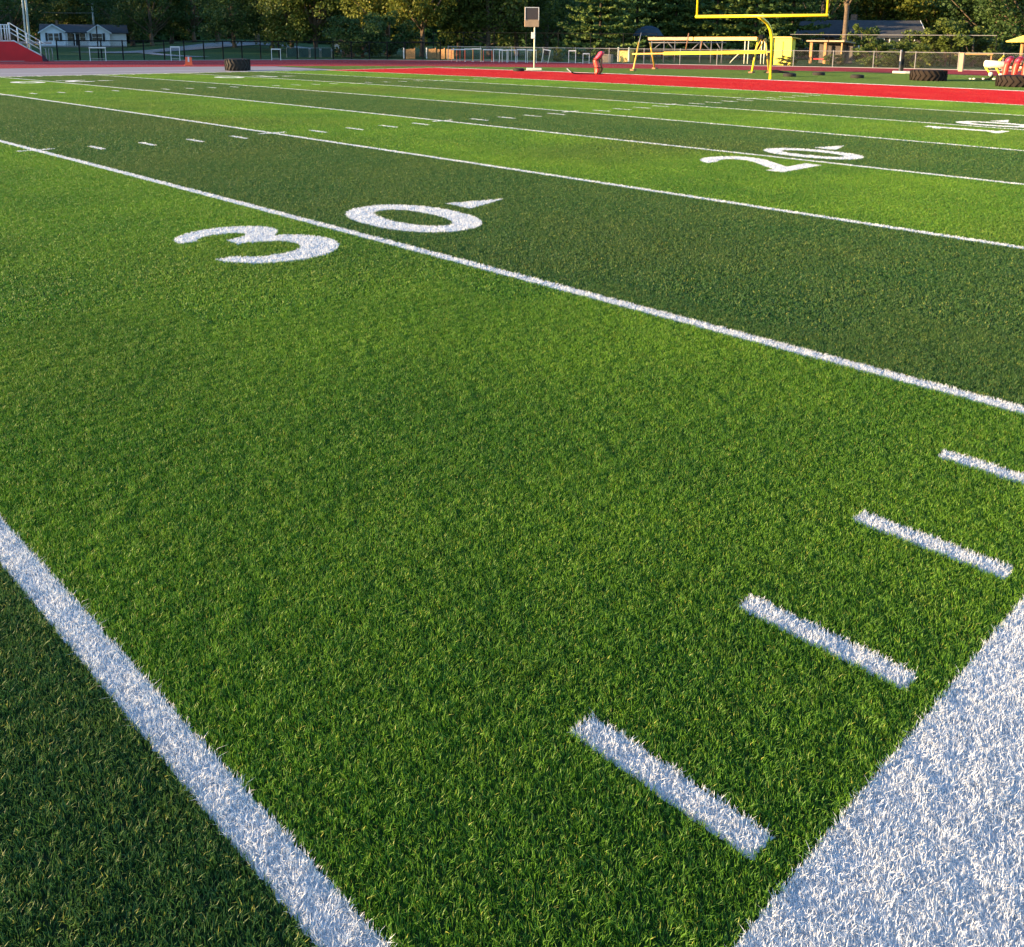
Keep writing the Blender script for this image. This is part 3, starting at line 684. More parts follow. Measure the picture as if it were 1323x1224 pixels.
for px, d, r0, lb in ((34.5, 84, .065, 'slim pale light pole, left of the pair behind the ramp railing'), (38.8, 88, .09, 'thicker pale light pole, right of the pair behind the ramp railing')):
    P = atd(px, d); mb = MB(); mb.tube([(0, 0, 0), (0, 0, 5), (0, 0, 14)], [r0, r0*.95, r0*.7], 12); t = empty('light_pole', P, frame(px, d)[1], lb, 'light pole', 'light poles behind the ramp')
    mb.build('pole', M_PALEP, t, True); mb = MB(); mb.box((0, 0, 14), (2.4, .12, .12)); c_ = mb.build('cross_arm', M_GALV, t)
    for s in (-.9, -.3, .3, .9): mb = MB(); mb.tube([(s, -.05, 13.9), (s, -.4, 13.75)], [.12, .24], 12); mb.build('floodlight', M_GALV, t)
P = atd(-1, 83); mb = MB(); mb.tube([(0, 0, 0), (0, 0, zat(0, 21, 83))], .13, 10); o_ = mb.build('white_post', M_WHT); o_.location = P; tag(o_, 'white post cut by the left photo edge above the ramp railing', 'post')
# ------------------------------------------------------------------ houses
def gable_roof(parent, x0, x1, y0, y1, ze, zr, axis, mat, over=.35, name='roof', th=.14):
    mb = MB()
    if axis == 'x':
        ym = (y0+y1)/2; X0, X1 = x0-over, x1+over; k = (zr-ze)/(ym-y0)
        A = [(X0, y0-over, ze-over*k), (X0, ym, zr), (X0, y1+over, ze-over*k)]; B = [(X1, y, z) for _, y, z in A]
    else:
        xm = (x0+x1)/2; Y0, Y1 = y0-over, y1+over; k = (zr-ze)/(xm-x0)
        A = [(x0-over, Y0, ze-over*k), (xm, Y0, zr), (x1+over, Y0, ze-over*k)]; B = [(x, Y1, z) for x, _, z in A]
    up = [(x, y, z+th) for x, y, z in A+B]
    V = A+B+up
    mb.add(V, [(6, 7, 10, 9), (7, 8, 11, 10), (0, 3, 4, 1), (1, 4, 5, 2), (0, 1, 7, 6), (1, 2, 8, 7), (3, 9, 10, 4), (4, 10, 11, 5), (0, 6, 9, 3), (2, 5, 11, 8)])
    return mb.build(name, mat, parent)
def gable_walls(mb, x0, x1, y0, y1, zb, ze, zr, axis):
    mb.add([(x0, y0, zb), (x1, y0, zb), (x1, y1, zb), (x0, y1, zb), (x0, y0, ze), (x1, y0, ze), (x1, y1, ze), (x0, y1, ze)], [(0, 1, 5, 4), (1, 2, 6, 5), (2, 3, 7, 6), (3, 0, 4, 7), (0, 3, 2, 1)])
    if axis == 'x':
        ym = (y0+y1)/2
        for x in (x0, x1): mb.add([(x, y0, ze), (x, y1, ze), (x, ym, zr)], [(0, 1, 2)])
    else:
        xm = (x0+x1)/2
        for y in (y0, y1): mb.add([(x0, y, ze), (x1, y, ze), (xm, y, zr)], [(0, 1, 2)])
def window(parent, x, y, z, w, h, frame_m=M_TRIM):
    mb = MB()
    for s in (-1, 1): mb.box((x+s*w/2, y, z), (.09, .08, h+.09)); mb.box((x, y-.003, z+s*h/2), (w-.09, .08, .09))
    mb.box((x, y-.002, z), (w-.09, .05, .05)); fr = mb.build('window', frame_m, parent)
    mb = MB(); mb.box((x, y+.0, z), (w-.09, .03, h-.09)); mb.build('pane', M_GLASS, fr)
DH = 172.0; b0, rz0 = frame(108, DH); P = atd(108, DH); P.z = -.05
hs = empty('blue_house', P, rz0, 'pale blue single storey house with two front gables and dark shutters', 'house')
X = lambda px: lat(px, DH, b0)
Z = lambda px, y: zat(px, y, DH)-P.z
ze = Z(108, 41.5); zr = Z(70, 32.0)
mb = MB(); gable_walls(mb, X(55), X(164.5), 1.2, 8.5, 0, ze-.1, ze+.9, 'x'); gable_walls(mb, X(53.5), X(86), 0, 5, 0, ze-.05, zr-.1, 'y'); gable_walls(mb, X(114), X(143), 0.0, 5, 0, ze-.05, zr-.12, 'y'); mb.build('wall', M_SIDE, hs)
gable_roof(hs, X(55), X(164.5), 1.2, 8.5, ze-.1, zr-.02, 'x', M_SHIN)
gable_roof(hs, X(53.5), X(86), 0, 5.2, ze-.05, zr, 'y', M_SHIN, .3); gable_roof(hs, X(114), X(143), 0, 5.2, ze-.05, zr-.02, 'y', M_SHIN, .3)
for a, b_ in ((53.5, 86), (114, 143)):
    mb = MB(); xm = (X(a)+X(b_))/2; k = (zr-ze)/(xm-X(a))
    for s, e in ((-1, X(a)-.3), (1, X(b_)+.3)):
        mb.add([(xm, -.36, zr+.12), (e, -.36, ze-.35*k+.12), (e, -.36, ze-.35*k-.12), (xm, -.36, zr-.10), (xm, -.31, zr+.12), (e, -.31, ze-.35*k+.12), (e, -.31, ze-.35*k-.12), (xm, -.31, zr-.10)], [(0, 1, 2, 3), (4, 7, 6, 5), (0, 4, 5, 1), (2, 6, 7, 3), (1, 5, 6, 2), (0, 3, 7, 4)])
    mb.build('gable_trim', M_TRIM, hs)
zw = (Z(66, 43)+Z(66, 53))/2; hw = Z(66, 43)-Z(66, 53)
for px, w in ((66.5, .75), (74, .75), (123, .75), (130, .75)): window(hs, X(px), -.03, zw, w, hw)
for px in (61.5, 79.5, 118.2, 135): mb = MB(); mb.box((X(px), -.04, zw), (.38, .06, hw+.1), b=.01); mb.build('shutter', M_SHUT, hs)
mb = MB(); mb.box((X(99.5), 1.15, 1.05), (.95, .08, 2.05), b=.01); dr = mb.build('door', M_SHUT, hs)
window(hs, X(92), 1.16, zw, .9, hw); window(hs, X(108), 1.16, zw, .9, hw)
mb = MB(); y0 = -.6; mb.add([(X(86), y0, ze-.05), (X(114), y0, ze-.05), (X(114), 1.3, ze+.45), (X(86), 1.3, ze+.45), (X(86), y0, ze-.2), (X(114), y0, ze-.2), (X(114), 1.3, ze+.3), (X(86), 1.3, ze+.3)], [(0, 1, 2, 3), (4, 7, 6, 5), (0, 4, 5, 1), (1, 5, 6, 2), (0, 3, 7, 4)]); mb.build('porch_roof', M_SHIN, hs)
for px in (87.5, 98, 111.8): mb = MB(); mb.box((X(px), -.45, ze/2-.05), (.12, .12, ze-.2)); mb.build('porch_post', M_TRIM, hs)
mb = MB(); mb.box((X(108), 0, .12), (X(165)-X(53), 2.6, .3)); mb.build('foundation', M_CONC, hs)
mb = MB(); mb.box((X(75), 4.5, zr+.3), (.35, .35, .8)); mb.build('chimney', M_BRICK, hs)
# dark roofed house behind the right fence
DH2 = 112.0; b0, rz0 = frame(1150, DH2); P = atd(1150, DH2); P.z = -.05
h2 = empty('grey_house', P, rz0+R(12), 'grey house with a long dark shingle roof and pale gable trim behind the right hedge', 'house')
X = lambda px: lat(px, DH2, b0); Z = lambda px, y: zat(px, y, DH2)-P.z
ze, zr = Z(1160, 47), Z(1160, 27.5)
mb = MB(); gable_walls(mb, X(1102), X(1192), 0, 7, 0, ze, zr-.1, 'x'); mb.build('wall', M_DARKW, h2)
gable_roof(h2, X(1102), X(1192), 0, 7, ze, zr, 'x', M_SHIN, .4)
mb = MB(); k = (zr-ze)/3.5; xe = X(1192)+.42
for s in (0, 1):
    a = (xe, 3.5, zr+.16); e = (xe, -.42 if s == 0 else 7.42, ze-.42*k+.16)
    mb.add([a, e, (e[0], e[1], e[2]-.3), (a[0], a[1], a[2]-.3), (a[0]+.05, *a[1:]), (e[0]+.05, *e[1:]), (e[0]+.05, e[1], e[2]-.3), (a[0]+.05, a[1], a[2]-.3)], [(0, 1, 2, 3), (4, 7, 6, 5), (0, 4, 5, 1), (2, 6, 7, 3)])
mb.build('gable_trim', M_TRIM, h2)
for px in (1115, 1135, 1155, 1175): window(h2, X(px), -.03, Z(px, 56), 1.0, 1.1)
DH3 = 120.0; b0, rz0 = frame(1065, DH3); P = atd(1065, DH3); P.z = -.05
h3 = empty('brown_house', P, rz0-R(8), 'low house with a steep dark blue grey roof behind the orange lit tree trunk', 'house')
X = lambda px: lat(px, DH3, b0); Z = lambda px, y: zat(px, y, DH3)-P.z
ze, zr = Z(1065, 46), Z(1065, 27)
mb = MB(); gable_walls(mb, X(1030), X(1100), 0, 7, 0, ze, zr-.1, 'x'); mb.build('wall', M_BRICK, h3); gable_roof(h3, X(1030), X(1100), 0, 7, ze, zr, 'x', M_SHIN, .4)
for px in (1042, 1058, 1085): window(h3, X(px), -.03, Z(px, 56), 1.1, 1.1)
mb = MB(); mb.box((X(1096), 3.5, zr+.2), (.7, .7, 1.2)); mb.build('chimney', M_BRICK, h3)
# small brick hut left of the big bush
DB = 100.0; b0, rz0 = frame(440, DB); P = atd(440, DB); P.z = -.03
hb = empty('brick_kiosk', P, rz0, 'small brown brick kiosk with an overhanging roof, half hidden by the big bush', 'kiosk')
X = lambda px: lat(px, DB, b0); Z = lambda px, y: zat(px, y, DB)-P.z
mb = MB(); mb.box(((X(441)+X(458))/2, .8, Z(445, 54)/2), (X(458)-X(441), 1.5, Z(445, 54)), b=.01); mb.build('wall', M_BRICK, hb)
mb = MB(); mb.box(((X(433)+X(458))/2, .7, Z(445, 53)+.05), (X(458)-X(433), 2.2, .16), b=.02); mb.build('roof', M_SHIN2, hb)
mb = MB(); mb.box((X(435.5), 0, Z(435, 60)), (.42, .12, .5), b=.01); mb.build('notice_box', M_TRIM, hb)
mb = MB(); mb.tube([(X(433), 0, 0), (X(433), 0, Z(433, 53))], .05, 8); mb.build('post', M_BLK, hb)
# wooden panels behind the fence
DB = 93.0
for k, (a, b_, lb) in enumerate(((522, 536, 'short orange wooden fence panel left of the tree trunk'), (551.5, 586, 'long orange wooden fence right of the tree trunk'))):
    b0, rz0 = frame((a+b_)/2, DB); P = atd((a+b_)/2, DB); P.z = 0
    w_ = lat(b_, DB, b0)-lat(a, DB, b0); h_ = zat((a+b_)/2, 63.5, DB)
    w_ *= 1.12
    t = empty('board_fence', P, rz0-R(26), lb, 'fence', 'orange board fences behind the track')
    nb = max(3, int(w_/.16))
    mb = MB()
    for i in range(nb): mb.box((-w_/2+(i+.5)*w_/nb, random.uniform(-.006, .006), h_/2+random.uniform(-.03, .03)), (w_/nb*.94, .025, h_))
    mb.build('boards', M_WOOD, t)
    for x in np.linspace(-w_/2, w_/2, 2 if k == 0 else 4): mb = MB(); mb.box((x, -.06, h_/2+.05), (.1, .08, h_+.1)); mb.build('post', M_WHT if x < -w_/2+.1 else M_WOOD, t)
# bright yellow shed
DB = 84.0; b0, rz0 = frame(1010, DB); P = atd(1010, DB); P.z = -.02
sh = empty('yellow_shed', P, rz0-R(38), 'bright yellow shed beside the goalpost stem behind the low fence', 'shed')
mb = MB(); h_ = zat(1010, 49, DB)
mb.box((.08, .3, h_/2), (1.75, .5, h_), b=.01); mb.build('wall', smat('bright_yellow_siding', (.70, .56, .03), .6, var=.1), sh)
mb = MB(); mb.add([(-.95, -.2, h_+.02), (1.1, -.2, h_+.02), (1.3, .8, h_-.1), (-.95, .8, h_+.02), (-.95, -.2, h_+.1), (1.1, -.2, h_+.1), (1.3, .8, h_-.02), (-.95, .8, h_+.1)], [(0, 3, 2, 1), (4, 5, 6, 7), (0, 1, 5, 4), (1, 2, 6, 5), (2, 3, 7, 6), (3, 0, 4, 7)]); mb.build('roof', M_YELO, sh)
mb = MB(); mb.box((.1, -.012, h_*.45), (.05, .02, h_*.85)); mb.build('seam', M_DARKW, sh)
# playground equipment behind the chute and shed
DB = 88.0; b0, rz0 = frame(890, DB); P = atd(890, DB); P.z = -.02
pf = empty('climbing_frame', P, rz0, 'grey steel climbing frame with diagonal struts behind the yellow chute', 'play equipment')
Lp = lambda px, y, dy=0: Vector((lat(px, DB, b0), dy, zat(px, y, DB)))
for px in (842, 858, 872, 905, 919, 933): mb = MB(); mb.tube([Lp(px, 53), Lp(px, 83)], .045, 8); mb.build('upright', M_DGREY, pf, True)
for a, ya, b_, yb in ((844, 64, 856, 54), (862, 54, 872, 65), (893, 65, 905, 54), (907, 54, 919, 66), (925, 54, 933, 66)): mb = MB(); mb.tube([Lp(a, ya, .1), Lp(b_, yb, .1)], .05, 8); mb.build('strut', M_DGREY, pf, True)
mb = MB(); mb.tube([Lp(838, 55), Lp(938, 55)], .05, 8); mb.build('top_bar', M_DGREY, pf, True)
mb = MB(); mb.box(Lp(890, 66, .2), (6.5, 1.0, .1)); mb.build('platform', M_DARKW, pf)
P = atd(965, 87); P.z = -.02; b0, rz0 = frame(965, 87)
pl = empty('slide_tower', P, rz0, 'pale cream slide tower with a ladder behind the right end of the chute', 'play equipment')
Lp = lambda px, y, dy=0: Vector((lat(px, 87, b0), dy, zat(px, y, 87)))
for px in (962.5, 967, 984, 988): mb = MB(); mb.tube([Lp(px, 53), Lp(px, 84)], .045, 8); mb.build('upright', M_CREAM, pl, True)
mb = MB(); mb.loft([[p+Vector((0, 0, 0)), p+Vector((0, .5, 0)), p+Vector((0, .5, .1)), p+Vector((0, 0, .1))] for p in (Lp(962, 68), Lp(955, 70), Lp(948, 77), Lp(944, 82))]); mb.build('slide', M_CREAM, pl)
mb = MB(); mb.box(Lp(975, 67, .3), (1.9, .8, .1)); mb.build('platform', M_WOOD, pl)
mb = MB(); mb.loft([[Lp(959, 56, 0), Lp(959, 56, 1), Lp(959, 56.4, 1), Lp(959, 56.4, 0)], [Lp(975, 51, 0), Lp(975, 51, 1), Lp(975, 51.4, 1), Lp(975, 51.4, 0)], [Lp(991, 56, 0), Lp(991, 56, 1), Lp(991, 56.4, 1), Lp(991, 56.4, 0)]]); mb.build('roof', M_BLK, pl)
P = atd(943, 86); P.z = 0
# yellow play tower left of the chute, and crate
P = atd(806, 88); P.z = -.02; b0, rz0 = frame(806, 88)
pt = empty('play_tower', P, rz0-R(30), 'small yellow play tower behind the low fence left of the chute', 'play equipment')
mb = MB(); mb.box((0, .4, zat(806, 73, 88)), (1.25, .8, 1.05), b=.03); mb.build('panel', M_YELO, pt)
for x in (-.55, .55): mb = MB(); mb.tube([(x, 0, 0), (x, 0, zat(806, 61, 88))], .08, 8); mb.build('post', M_CREAM, pt)
P = atd(784.5, 85); P.z = -.02
mb = MB(); mb.box((0, 0, .36), (.95, .6, .72), b=.02); o_ = mb.build('storage_box', M_TANP); o_.location = P; o_.rotation_euler = (0, 0, frame(784, 85)[1]-R(20)); tag(o_, 'tan storage box behind the low fence right of the red dummy', 'box')
# porch with amber posts
P = atd(1062, 92); P.z = -.02; b0, rz0 = frame(1062, 92)
po = empty('picnic_shelter', P, rz0-R(25), 'small shelter with sun lit amber posts behind the low fence', 'shelter')
zt = zat(1062, 55, 92)
for x in (-1.0, .35, 1.9): mb = MB(); mb.box((x, 0, zt/2), (.26 if x < 1.8 else .12, .2, zt), b=.01); mb.build('post', M_WOOD, po)
mb = MB(); mb.box((.4, .9, zt+.06), (3.6, 2.4, .14), 0, R(-4), b=.02); mb.build('roof', M_TANP, po)
mb = MB(); mb.box((.5, 1.9, zt/2), (3.2, .1, zt-.02)); mb.build('back_wall', M_DARKW, po)
mb = MB(); mb.box((.1, -.3, .42), (1.2, .4, .1)); mb.build('bench', M_REDW, po)
# blue canopy
P = atd(838, 101); P.z = -.02; b0, rz0 = frame(838, 101)
bc = empty('blue_canopy', P, rz0, 'dark blue canvas canopy above the left end of the chute', 'canopy')
zt = zat(838, 46, 101); zt2 = zat(838, 33, 101)
mb = MB(); mb.loft([[Vector((-1.7, 0, zt)), Vector((1.5, 0, zt)), Vector((1.5, 2.4, zt)), Vector((-1.7, 2.4, zt))], [Vector((-1.1, .5, zt2-.25)), Vector((.9, .5, zt2-.25)), Vector((.9, 1.9, zt2-.25)), Vector((-1.1, 1.9, zt2-.25))], [Vector((-.3, 1.1, zt2)), Vector((.2, 1.1, zt2)), Vector((.2, 1.3, zt2)), Vector((-.3, 1.3, zt2))]]); mb.build('canvas', M_BLUE, bc)
for x in (-1.6, 1.4):
    for y in (.1, 2.3): mb = MB(); mb.tube([(x, y, 0), (x, y, zt)], .05, 8); mb.build('post', M_BLK, bc)
# yellow parasol at the right edge
P = atd(1321, 79); P.z = 0; z1, z2 = zat(1321, 57, 79), zat(1321, 46, 79)
um = empty('parasol', P, 0, 'yellow parasol on a wooden post at the right photo edge', 'parasol')
mb = MB(); rings = [[Vector((r*math.cos(a), r*math.sin(a), z)) for a in [2*math.pi*k/8 for k in range(8)]] for r, z in ((1.15, z1+.12), (1.18, z1+.2), (.6, (z1+z2)/2+.1), (.05, z2))]; mb.loft(rings); mb.build('canopy', smat('yellow_canvas', (.78, .66, .12), .8, var=.15), um)
mb = MB(); mb.tube([(0, 0, 0), (0, 0, z2-.05)], .13, 8); mb.build('post', M_WOOD, um)
# amber rail and posts behind the right fence
P = atd(1262, 84); P.z = 0; b0, rz0 = frame(1262, 84)
ar = empty('timber_rail', P, rz0, 'yellow timber rail on posts behind the low fence left of the sleds', 'rail')
mb = MB(); mb.box((0, 0, zat(1262, 70, 84)), (2.4, .1, .12)); mb.build('rail', M_WOOD, ar)
for x in (-1.1, 1.1): mb = MB(); mb.box((x, .1, .5), (.1, .1, 1.0)); mb.build('post', M_WOOD, ar)
P = atd(1244.5, 73.8); P.z = 0; mb = MB(); mb.box((0, 0, .62), (.22, .3, 1.24), b=.02); mb.box((0, 0, 1.27), (.27, .35, .05), b=.01); o_ = mb.build('wooden_post', M_TANP); o_.location = P; tag(o_, 'thick weathered wooden post at the low fence left of the sleds', 'post')
# ------------------------------------------------------------------ utility pole and wires
P = atd(123.5, 190); up = empty('utility_pole', P, frame(123, 190)[1], 'tall grey utility pole behind the pale blue house', 'utility pole')
zt = zat(123, 4, 190)
mb = MB(); mb.tube([(0, 0, 0), (0, 0, zt+1)], [.2, .14], 10); mb.build('pole', M_PALEP, up, True)
mb = MB(); mb.box((0, -.1, zt-.3), (2.2, .12, .14)); mb.build('cross_arm', M_DARKW, up)
for (x2, y2) in ((-40, 10), (240, 24)):
    q = p3(x2, y2, 190)-P; c_, s_ = math.cos(-up.rotation_euler.z), math.sin(-up.rotation_euler.z); q = Vector((q.x*c_-q.y*s_, q.x*s_+q.y*c_, q.z)); a = Vector((0, 0, zat(123, 17, 190)))
    mb = MB(); mb.tube([a.lerp(q, t)-Vector((0, 0, 1.2*t*(1-t))) for t in np.linspace(0, 1, 9)], .028, 5); mb.build('wire', M_GALV, up)
# ------------------------------------------------------------------ road and path on the far lawn
def drape(name, pts, w, mat, dz):
    P = smooth_line(pts, 10); A, B = path_off(P, -w/2), path_off(P, w/2); C_ = [path_off(P, w*k) for k in (-.5, -.25, 0, .25, .5)]
    mb = MB(); n = len(P)
    V = [(x, y, terr(x, y)+dz) for c in C_ for x, y in c]
    mb.add(V, [(r*n+i, r*n+i+1, (r+1)*n+i+1, (r+1)*n+i) for r in range(4) for i in range(n-1)])
    return tag(mb.build(name, mat, smooth=True), kind='structure')
m, nt, b = newmat('asphalt'); n1 = noise(nt, .5, 5); nt.links.new(mixc(nt, n1, (.13, .135, .14), (.20, .205, .21)), b.inputs['Base Color']); b.inputs['Roughness'].default_value = .9; M_ASPH = m
drape('road', [tuple(atd(px, d)[:2]) for px, d in ((120, 118), (185, 122), (240, 128), (300, 140), (360, 146), (440, 138), (500, 134))], 9, M_ASPH, .07)
drape('path', [tuple(atd(px, d)[:2]) for px, d in ((170, 128), (195, 112), (225, 102), (262, 97))], 1.6, M_CONC, .05)
# ------------------------------------------------------------------ trees
def leaf_mat(name, a, b_, hi):
    m, nt, b = newmat(name); N = nt.nodes; L = nt.links
    at_ = N.new('ShaderNodeAttribute'); at_.attribute_name = 'rnd'; r = NX(nt, at_.outputs['Fac'])
    oi = N.new('ShaderNodeObjectInfo'); orr = NX(nt, oi.outputs['Random'])
    c = mixc(nt, r, a, b_); c = mixc(nt, orr*.45, c, (a[0]*1.5, a[1]*1.1, a[2]*.8)); c = mixc(nt, (r > .93)*.7, c, hi)
    L.new(c, b.inputs['Base Color']); b.inputs['Roughness'].default_value = .6; b.inputs['Specular IOR Level'].default_value = .2
    tr = N.new('ShaderNodeBsdfTranslucent'); L.new(c, tr.inputs[0]); mx = N.new('ShaderNodeMixShader'); mx.inputs[0].default_value = .28
    L.new(b.outputs[0], mx.inputs[1]); L.new(tr.outputs[0], mx.inputs[2]); L.new(mx.outputs[0], N['Material Output'].inputs[0]); return m
LM = {'dark': leaf_mat('dark_leaves', (.030, .066, .020), (.060, .115, .032), (.12, .17, .04)),
      'mid': leaf_mat('green_leaves', (.050, .085, .018), (.11, .155, .030), (.20, .21, .045)),
      'gold': leaf_mat('yellow_green_leaves', (.080, .110, .016), (.155, .175, .026), (.27, .22, .04)),
      'fir': leaf_mat('conifer_needles', (.055, .110, .030), (.14, .20, .045), (.22, .25, .06))}
def quads(C0, size, rg, flat=0.0, asp=.62):
    n = len(C0); nr = rg.normal(size=(n, 3)); nr[:, 2] = nr[:, 2]*(1+flat*3)+flat; nr /= np.linalg.norm(nr, axis=1)[:, None]
    t = rg.normal(size=(n, 3)); a = np.cross(nr, t); a /= np.linalg.norm(a, axis=1)[:, None]; b_ = np.cross(nr, a)
    s = (size*rg.uniform(.6, 1.3, n))[:, None]; a = a*s*.5; b_ = b_*s*.5*asp
    V = np.stack([C0-a, C0+b_*1.0-a*.1, C0+a, C0-b_*1.0-a*.1], 1).reshape(-1, 3)
    return V, np.arange(n*4).reshape(n, 4), np.repeat(rg.uniform(0, 1, n), 4)
def broad_tree(H, W, seed, lm, clear=.25, ncl=75, per=130, leaf=.34, trunk_lean=0.0, bushy=False, tk=1.0):
    rg = np.random.default_rng(seed); rnd_ = random.Random(seed)
    t = empty('leafy_tree', (0, 0, 0))
    cz = H*(clear+(1-clear)/2); rz_ = H*(1-clear)/2
    # lumpy outline
    cl = []
    for k in range(ncl):
        th = rg.uniform(0, 2*math.pi); ph = math.asin(rg.uniform(-.95, 1)); rr = rg.uniform(.45, 1)**.6
        lob = 1+.16*math.sin(3*th+seed)+.12*math.sin(5*ph*2+th*2+seed*2)
        cl.append((math.cos(th)*math.cos(ph)*W/2*rr*lob, math.sin(th)*math.cos(ph)*W/2*rr*lob, cz+math.sin(ph)*rz_*rr*lob))
    cl = np.array(cl); rad = rg.uniform(.09, .17, ncl)*W
    idx = rg.integers(0, ncl, ncl*per); dirs = rg.normal(size=(len(idx), 3)); dirs /= np.linalg.norm(dirs, axis=1)[:, None]
    C0 = cl[idx]+dirs*(rad[idx]*rg.uniform(.2, 1, len(idx))**.45)[:, None]*np.array([1, 1, .72])
    if bushy: C0[:, 2] = np.abs(C0[:, 2])
    V, Q, rn = quads(C0, leaf, rg, .15, .8)
    npmesh('crown', V, [(4, Q)], LM[lm], {'rnd': ('FLOAT', rn)}, t)
    mb = MB(); r0 = (.022*H+.06)*tk; top = Vector((W*.04, 0, H*.8))
    mb.tube([(0, 0, -.2), (0, 0, .25), (W*.01, .02, H*clear*.7), (W*.02, 0, cz), top], [r0*1.5, r0, r0*.85, r0*.55, r0*.15], 10)
    for k in rnd_.sample(range(ncl), min(12, ncl)):
        e = Vector(cl[k]); s0 = Vector((W*.015, 0, H*clear*.7+(e.z-H*clear*.7)*.25)); m_ = s0.lerp(e, .5)+Vector((0, 0, -.05*H*.3)); mb.tube([s0, m_, e], [r0*.4, r0*.25, r0*.06], 6)
    mb.build('trunk', M_BARK, t, True); return t
def fir_tree(H, W, seed, lm='fir', clear=.06):
    rg = np.random.default_rng(seed); t = empty('conifer', (0, 0, 0)); C0 = []; mb = MB()
    lv = 14
    for i in range(lv):
        f = i/(lv-1); z = H*(clear+(1-clear)*f**1.05*.97); Lb = W/2*(1-f)**.75*(1+.12*math.sin(i*2.3))+.25; nb = int(8-3*f)
        for k in range(nb):
            a = 2*math.pi*(k+rg.uniform(-.25, .25))/nb+i*.7; l = Lb*rg.uniform(.72, 1.12); n = int(40+l*62); s = rg.uniform(.12, 1, n)
            dz = -.10*l*s+.16*l*s**3; wd = .32*np.sin(s*math.pi*.93)*(.45+.20*l)
            off = rg.normal(0, 1, n)*wd; x = np.cos(a)*s*l-np.sin(a)*off; y = np.sin(a)*s*l+np.cos(a)*off
            C0.append(np.stack([x, y, z+dz+rg.normal(0, .07, n)-np.abs(off)*.25], 1))
            mb.tube([(0, 0, z), (math.cos(a)*l*.5, math.sin(a)*l*.5, z-.08*l*.5), (math.cos(a)*l*.95, math.sin(a)*l*.95, z+.02*l)], [.05, .035, .01], 5)
    V, Q, rn = quads(np.concatenate(C0), .36, rg, .35, .7)
    npmesh('crown', V, [(4, Q)], LM[lm], {'rnd': ('FLOAT', rn)}, t)
    r0 = .011*H+.05; mb.tube([(0, 0, -.2), (0, 0, .3), (0, 0, H*.5), (0, 0, H)], [r0*1.3, r0, r0*.6, .03], 10); mb.build('trunk', M_BARKD, t, True); return t
protos = {}
def proto(kind):
    if kind not in protos:
        s = 11+len(protos)*7
        protos[kind] = {'bd': lambda: broad_tree(14, 11, s, 'dark', .07, 95, 130), 'bd2': lambda: broad_tree(17, 12, s, 'dark', .05, 110, 130), 'bm': lambda: broad_tree(13, 10, s, 'mid', .08, 95, 130),
            'bm2': lambda: broad_tree(15, 12, s, 'mid', .1, 90), 'bg': lambda: broad_tree(13, 11, s, 'gold', .17, 90), 'bt': lambda: broad_tree(18, 9, s, 'mid', .27, 80, tk=.62), 'low': lambda: broad_tree(12, 12, s, 'mid', .02, 80),
            'bush': lambda: broad_tree(3.0, 3.6, s, 'mid', .0, 34, 110, .2, bushy=True), 'bushd': lambda: broad_tree(5, 6, s, 'dark', .0, 50, 120, .26, bushy=True), 'bushg': lambda: broad_tree(2.4, 2.6, s, 'gold', .0, 30, 100, .18, bushy=True),
            'fir': lambda: fir_tree(13, 9.5, s), 'fir2': lambda: fir_tree(15, 10.5, s)}[kind]()
        protos[kind]['used'] = 0
    return protos[kind]
def place(kind, px, d, H=None, label='', cat='tree', group=None, rz=None, W=None, name=None, z=None):
    p = proto(kind); first = not p['used']
    base = {'bd': (14, 11), 'bd2': (17, 12), 'bm': (13, 10), 'bm2': (15, 12), 'bg': (13, 11), 'bt': (18, 9), 'low': (12, 12), 'bush': (3, 3.6), 'bushd': (5, 6), 'bushg': (2.4, 2.6), 'fir': (13, 9.5), 'fir2': (15, 10.5)}[kind]
    t = p if first else copy_tree(p)
    p['used'] = 1
    P = atd(px, d); t.location = (P.x, P.y, terr(P.x, P.y)); t.rotation_euler = (0, 0, random.uniform(0, 6.28) if rz is None else rz)
    sz = (H/base[0]) if H else 1; sw = (W/base[1]) if W else sz; t.scale = (sw, sw, sz)
    if 'used' in t and not first: del t['used']
    t.name = name or ({'fir': 'conifer', 'fir2': 'conifer'}.get(kind) or ('shrub' if kind.startswith('bush') else 'leafy_tree'))
    tag(t, label, cat, group); return t
TG = 'trees beyond the far fences'
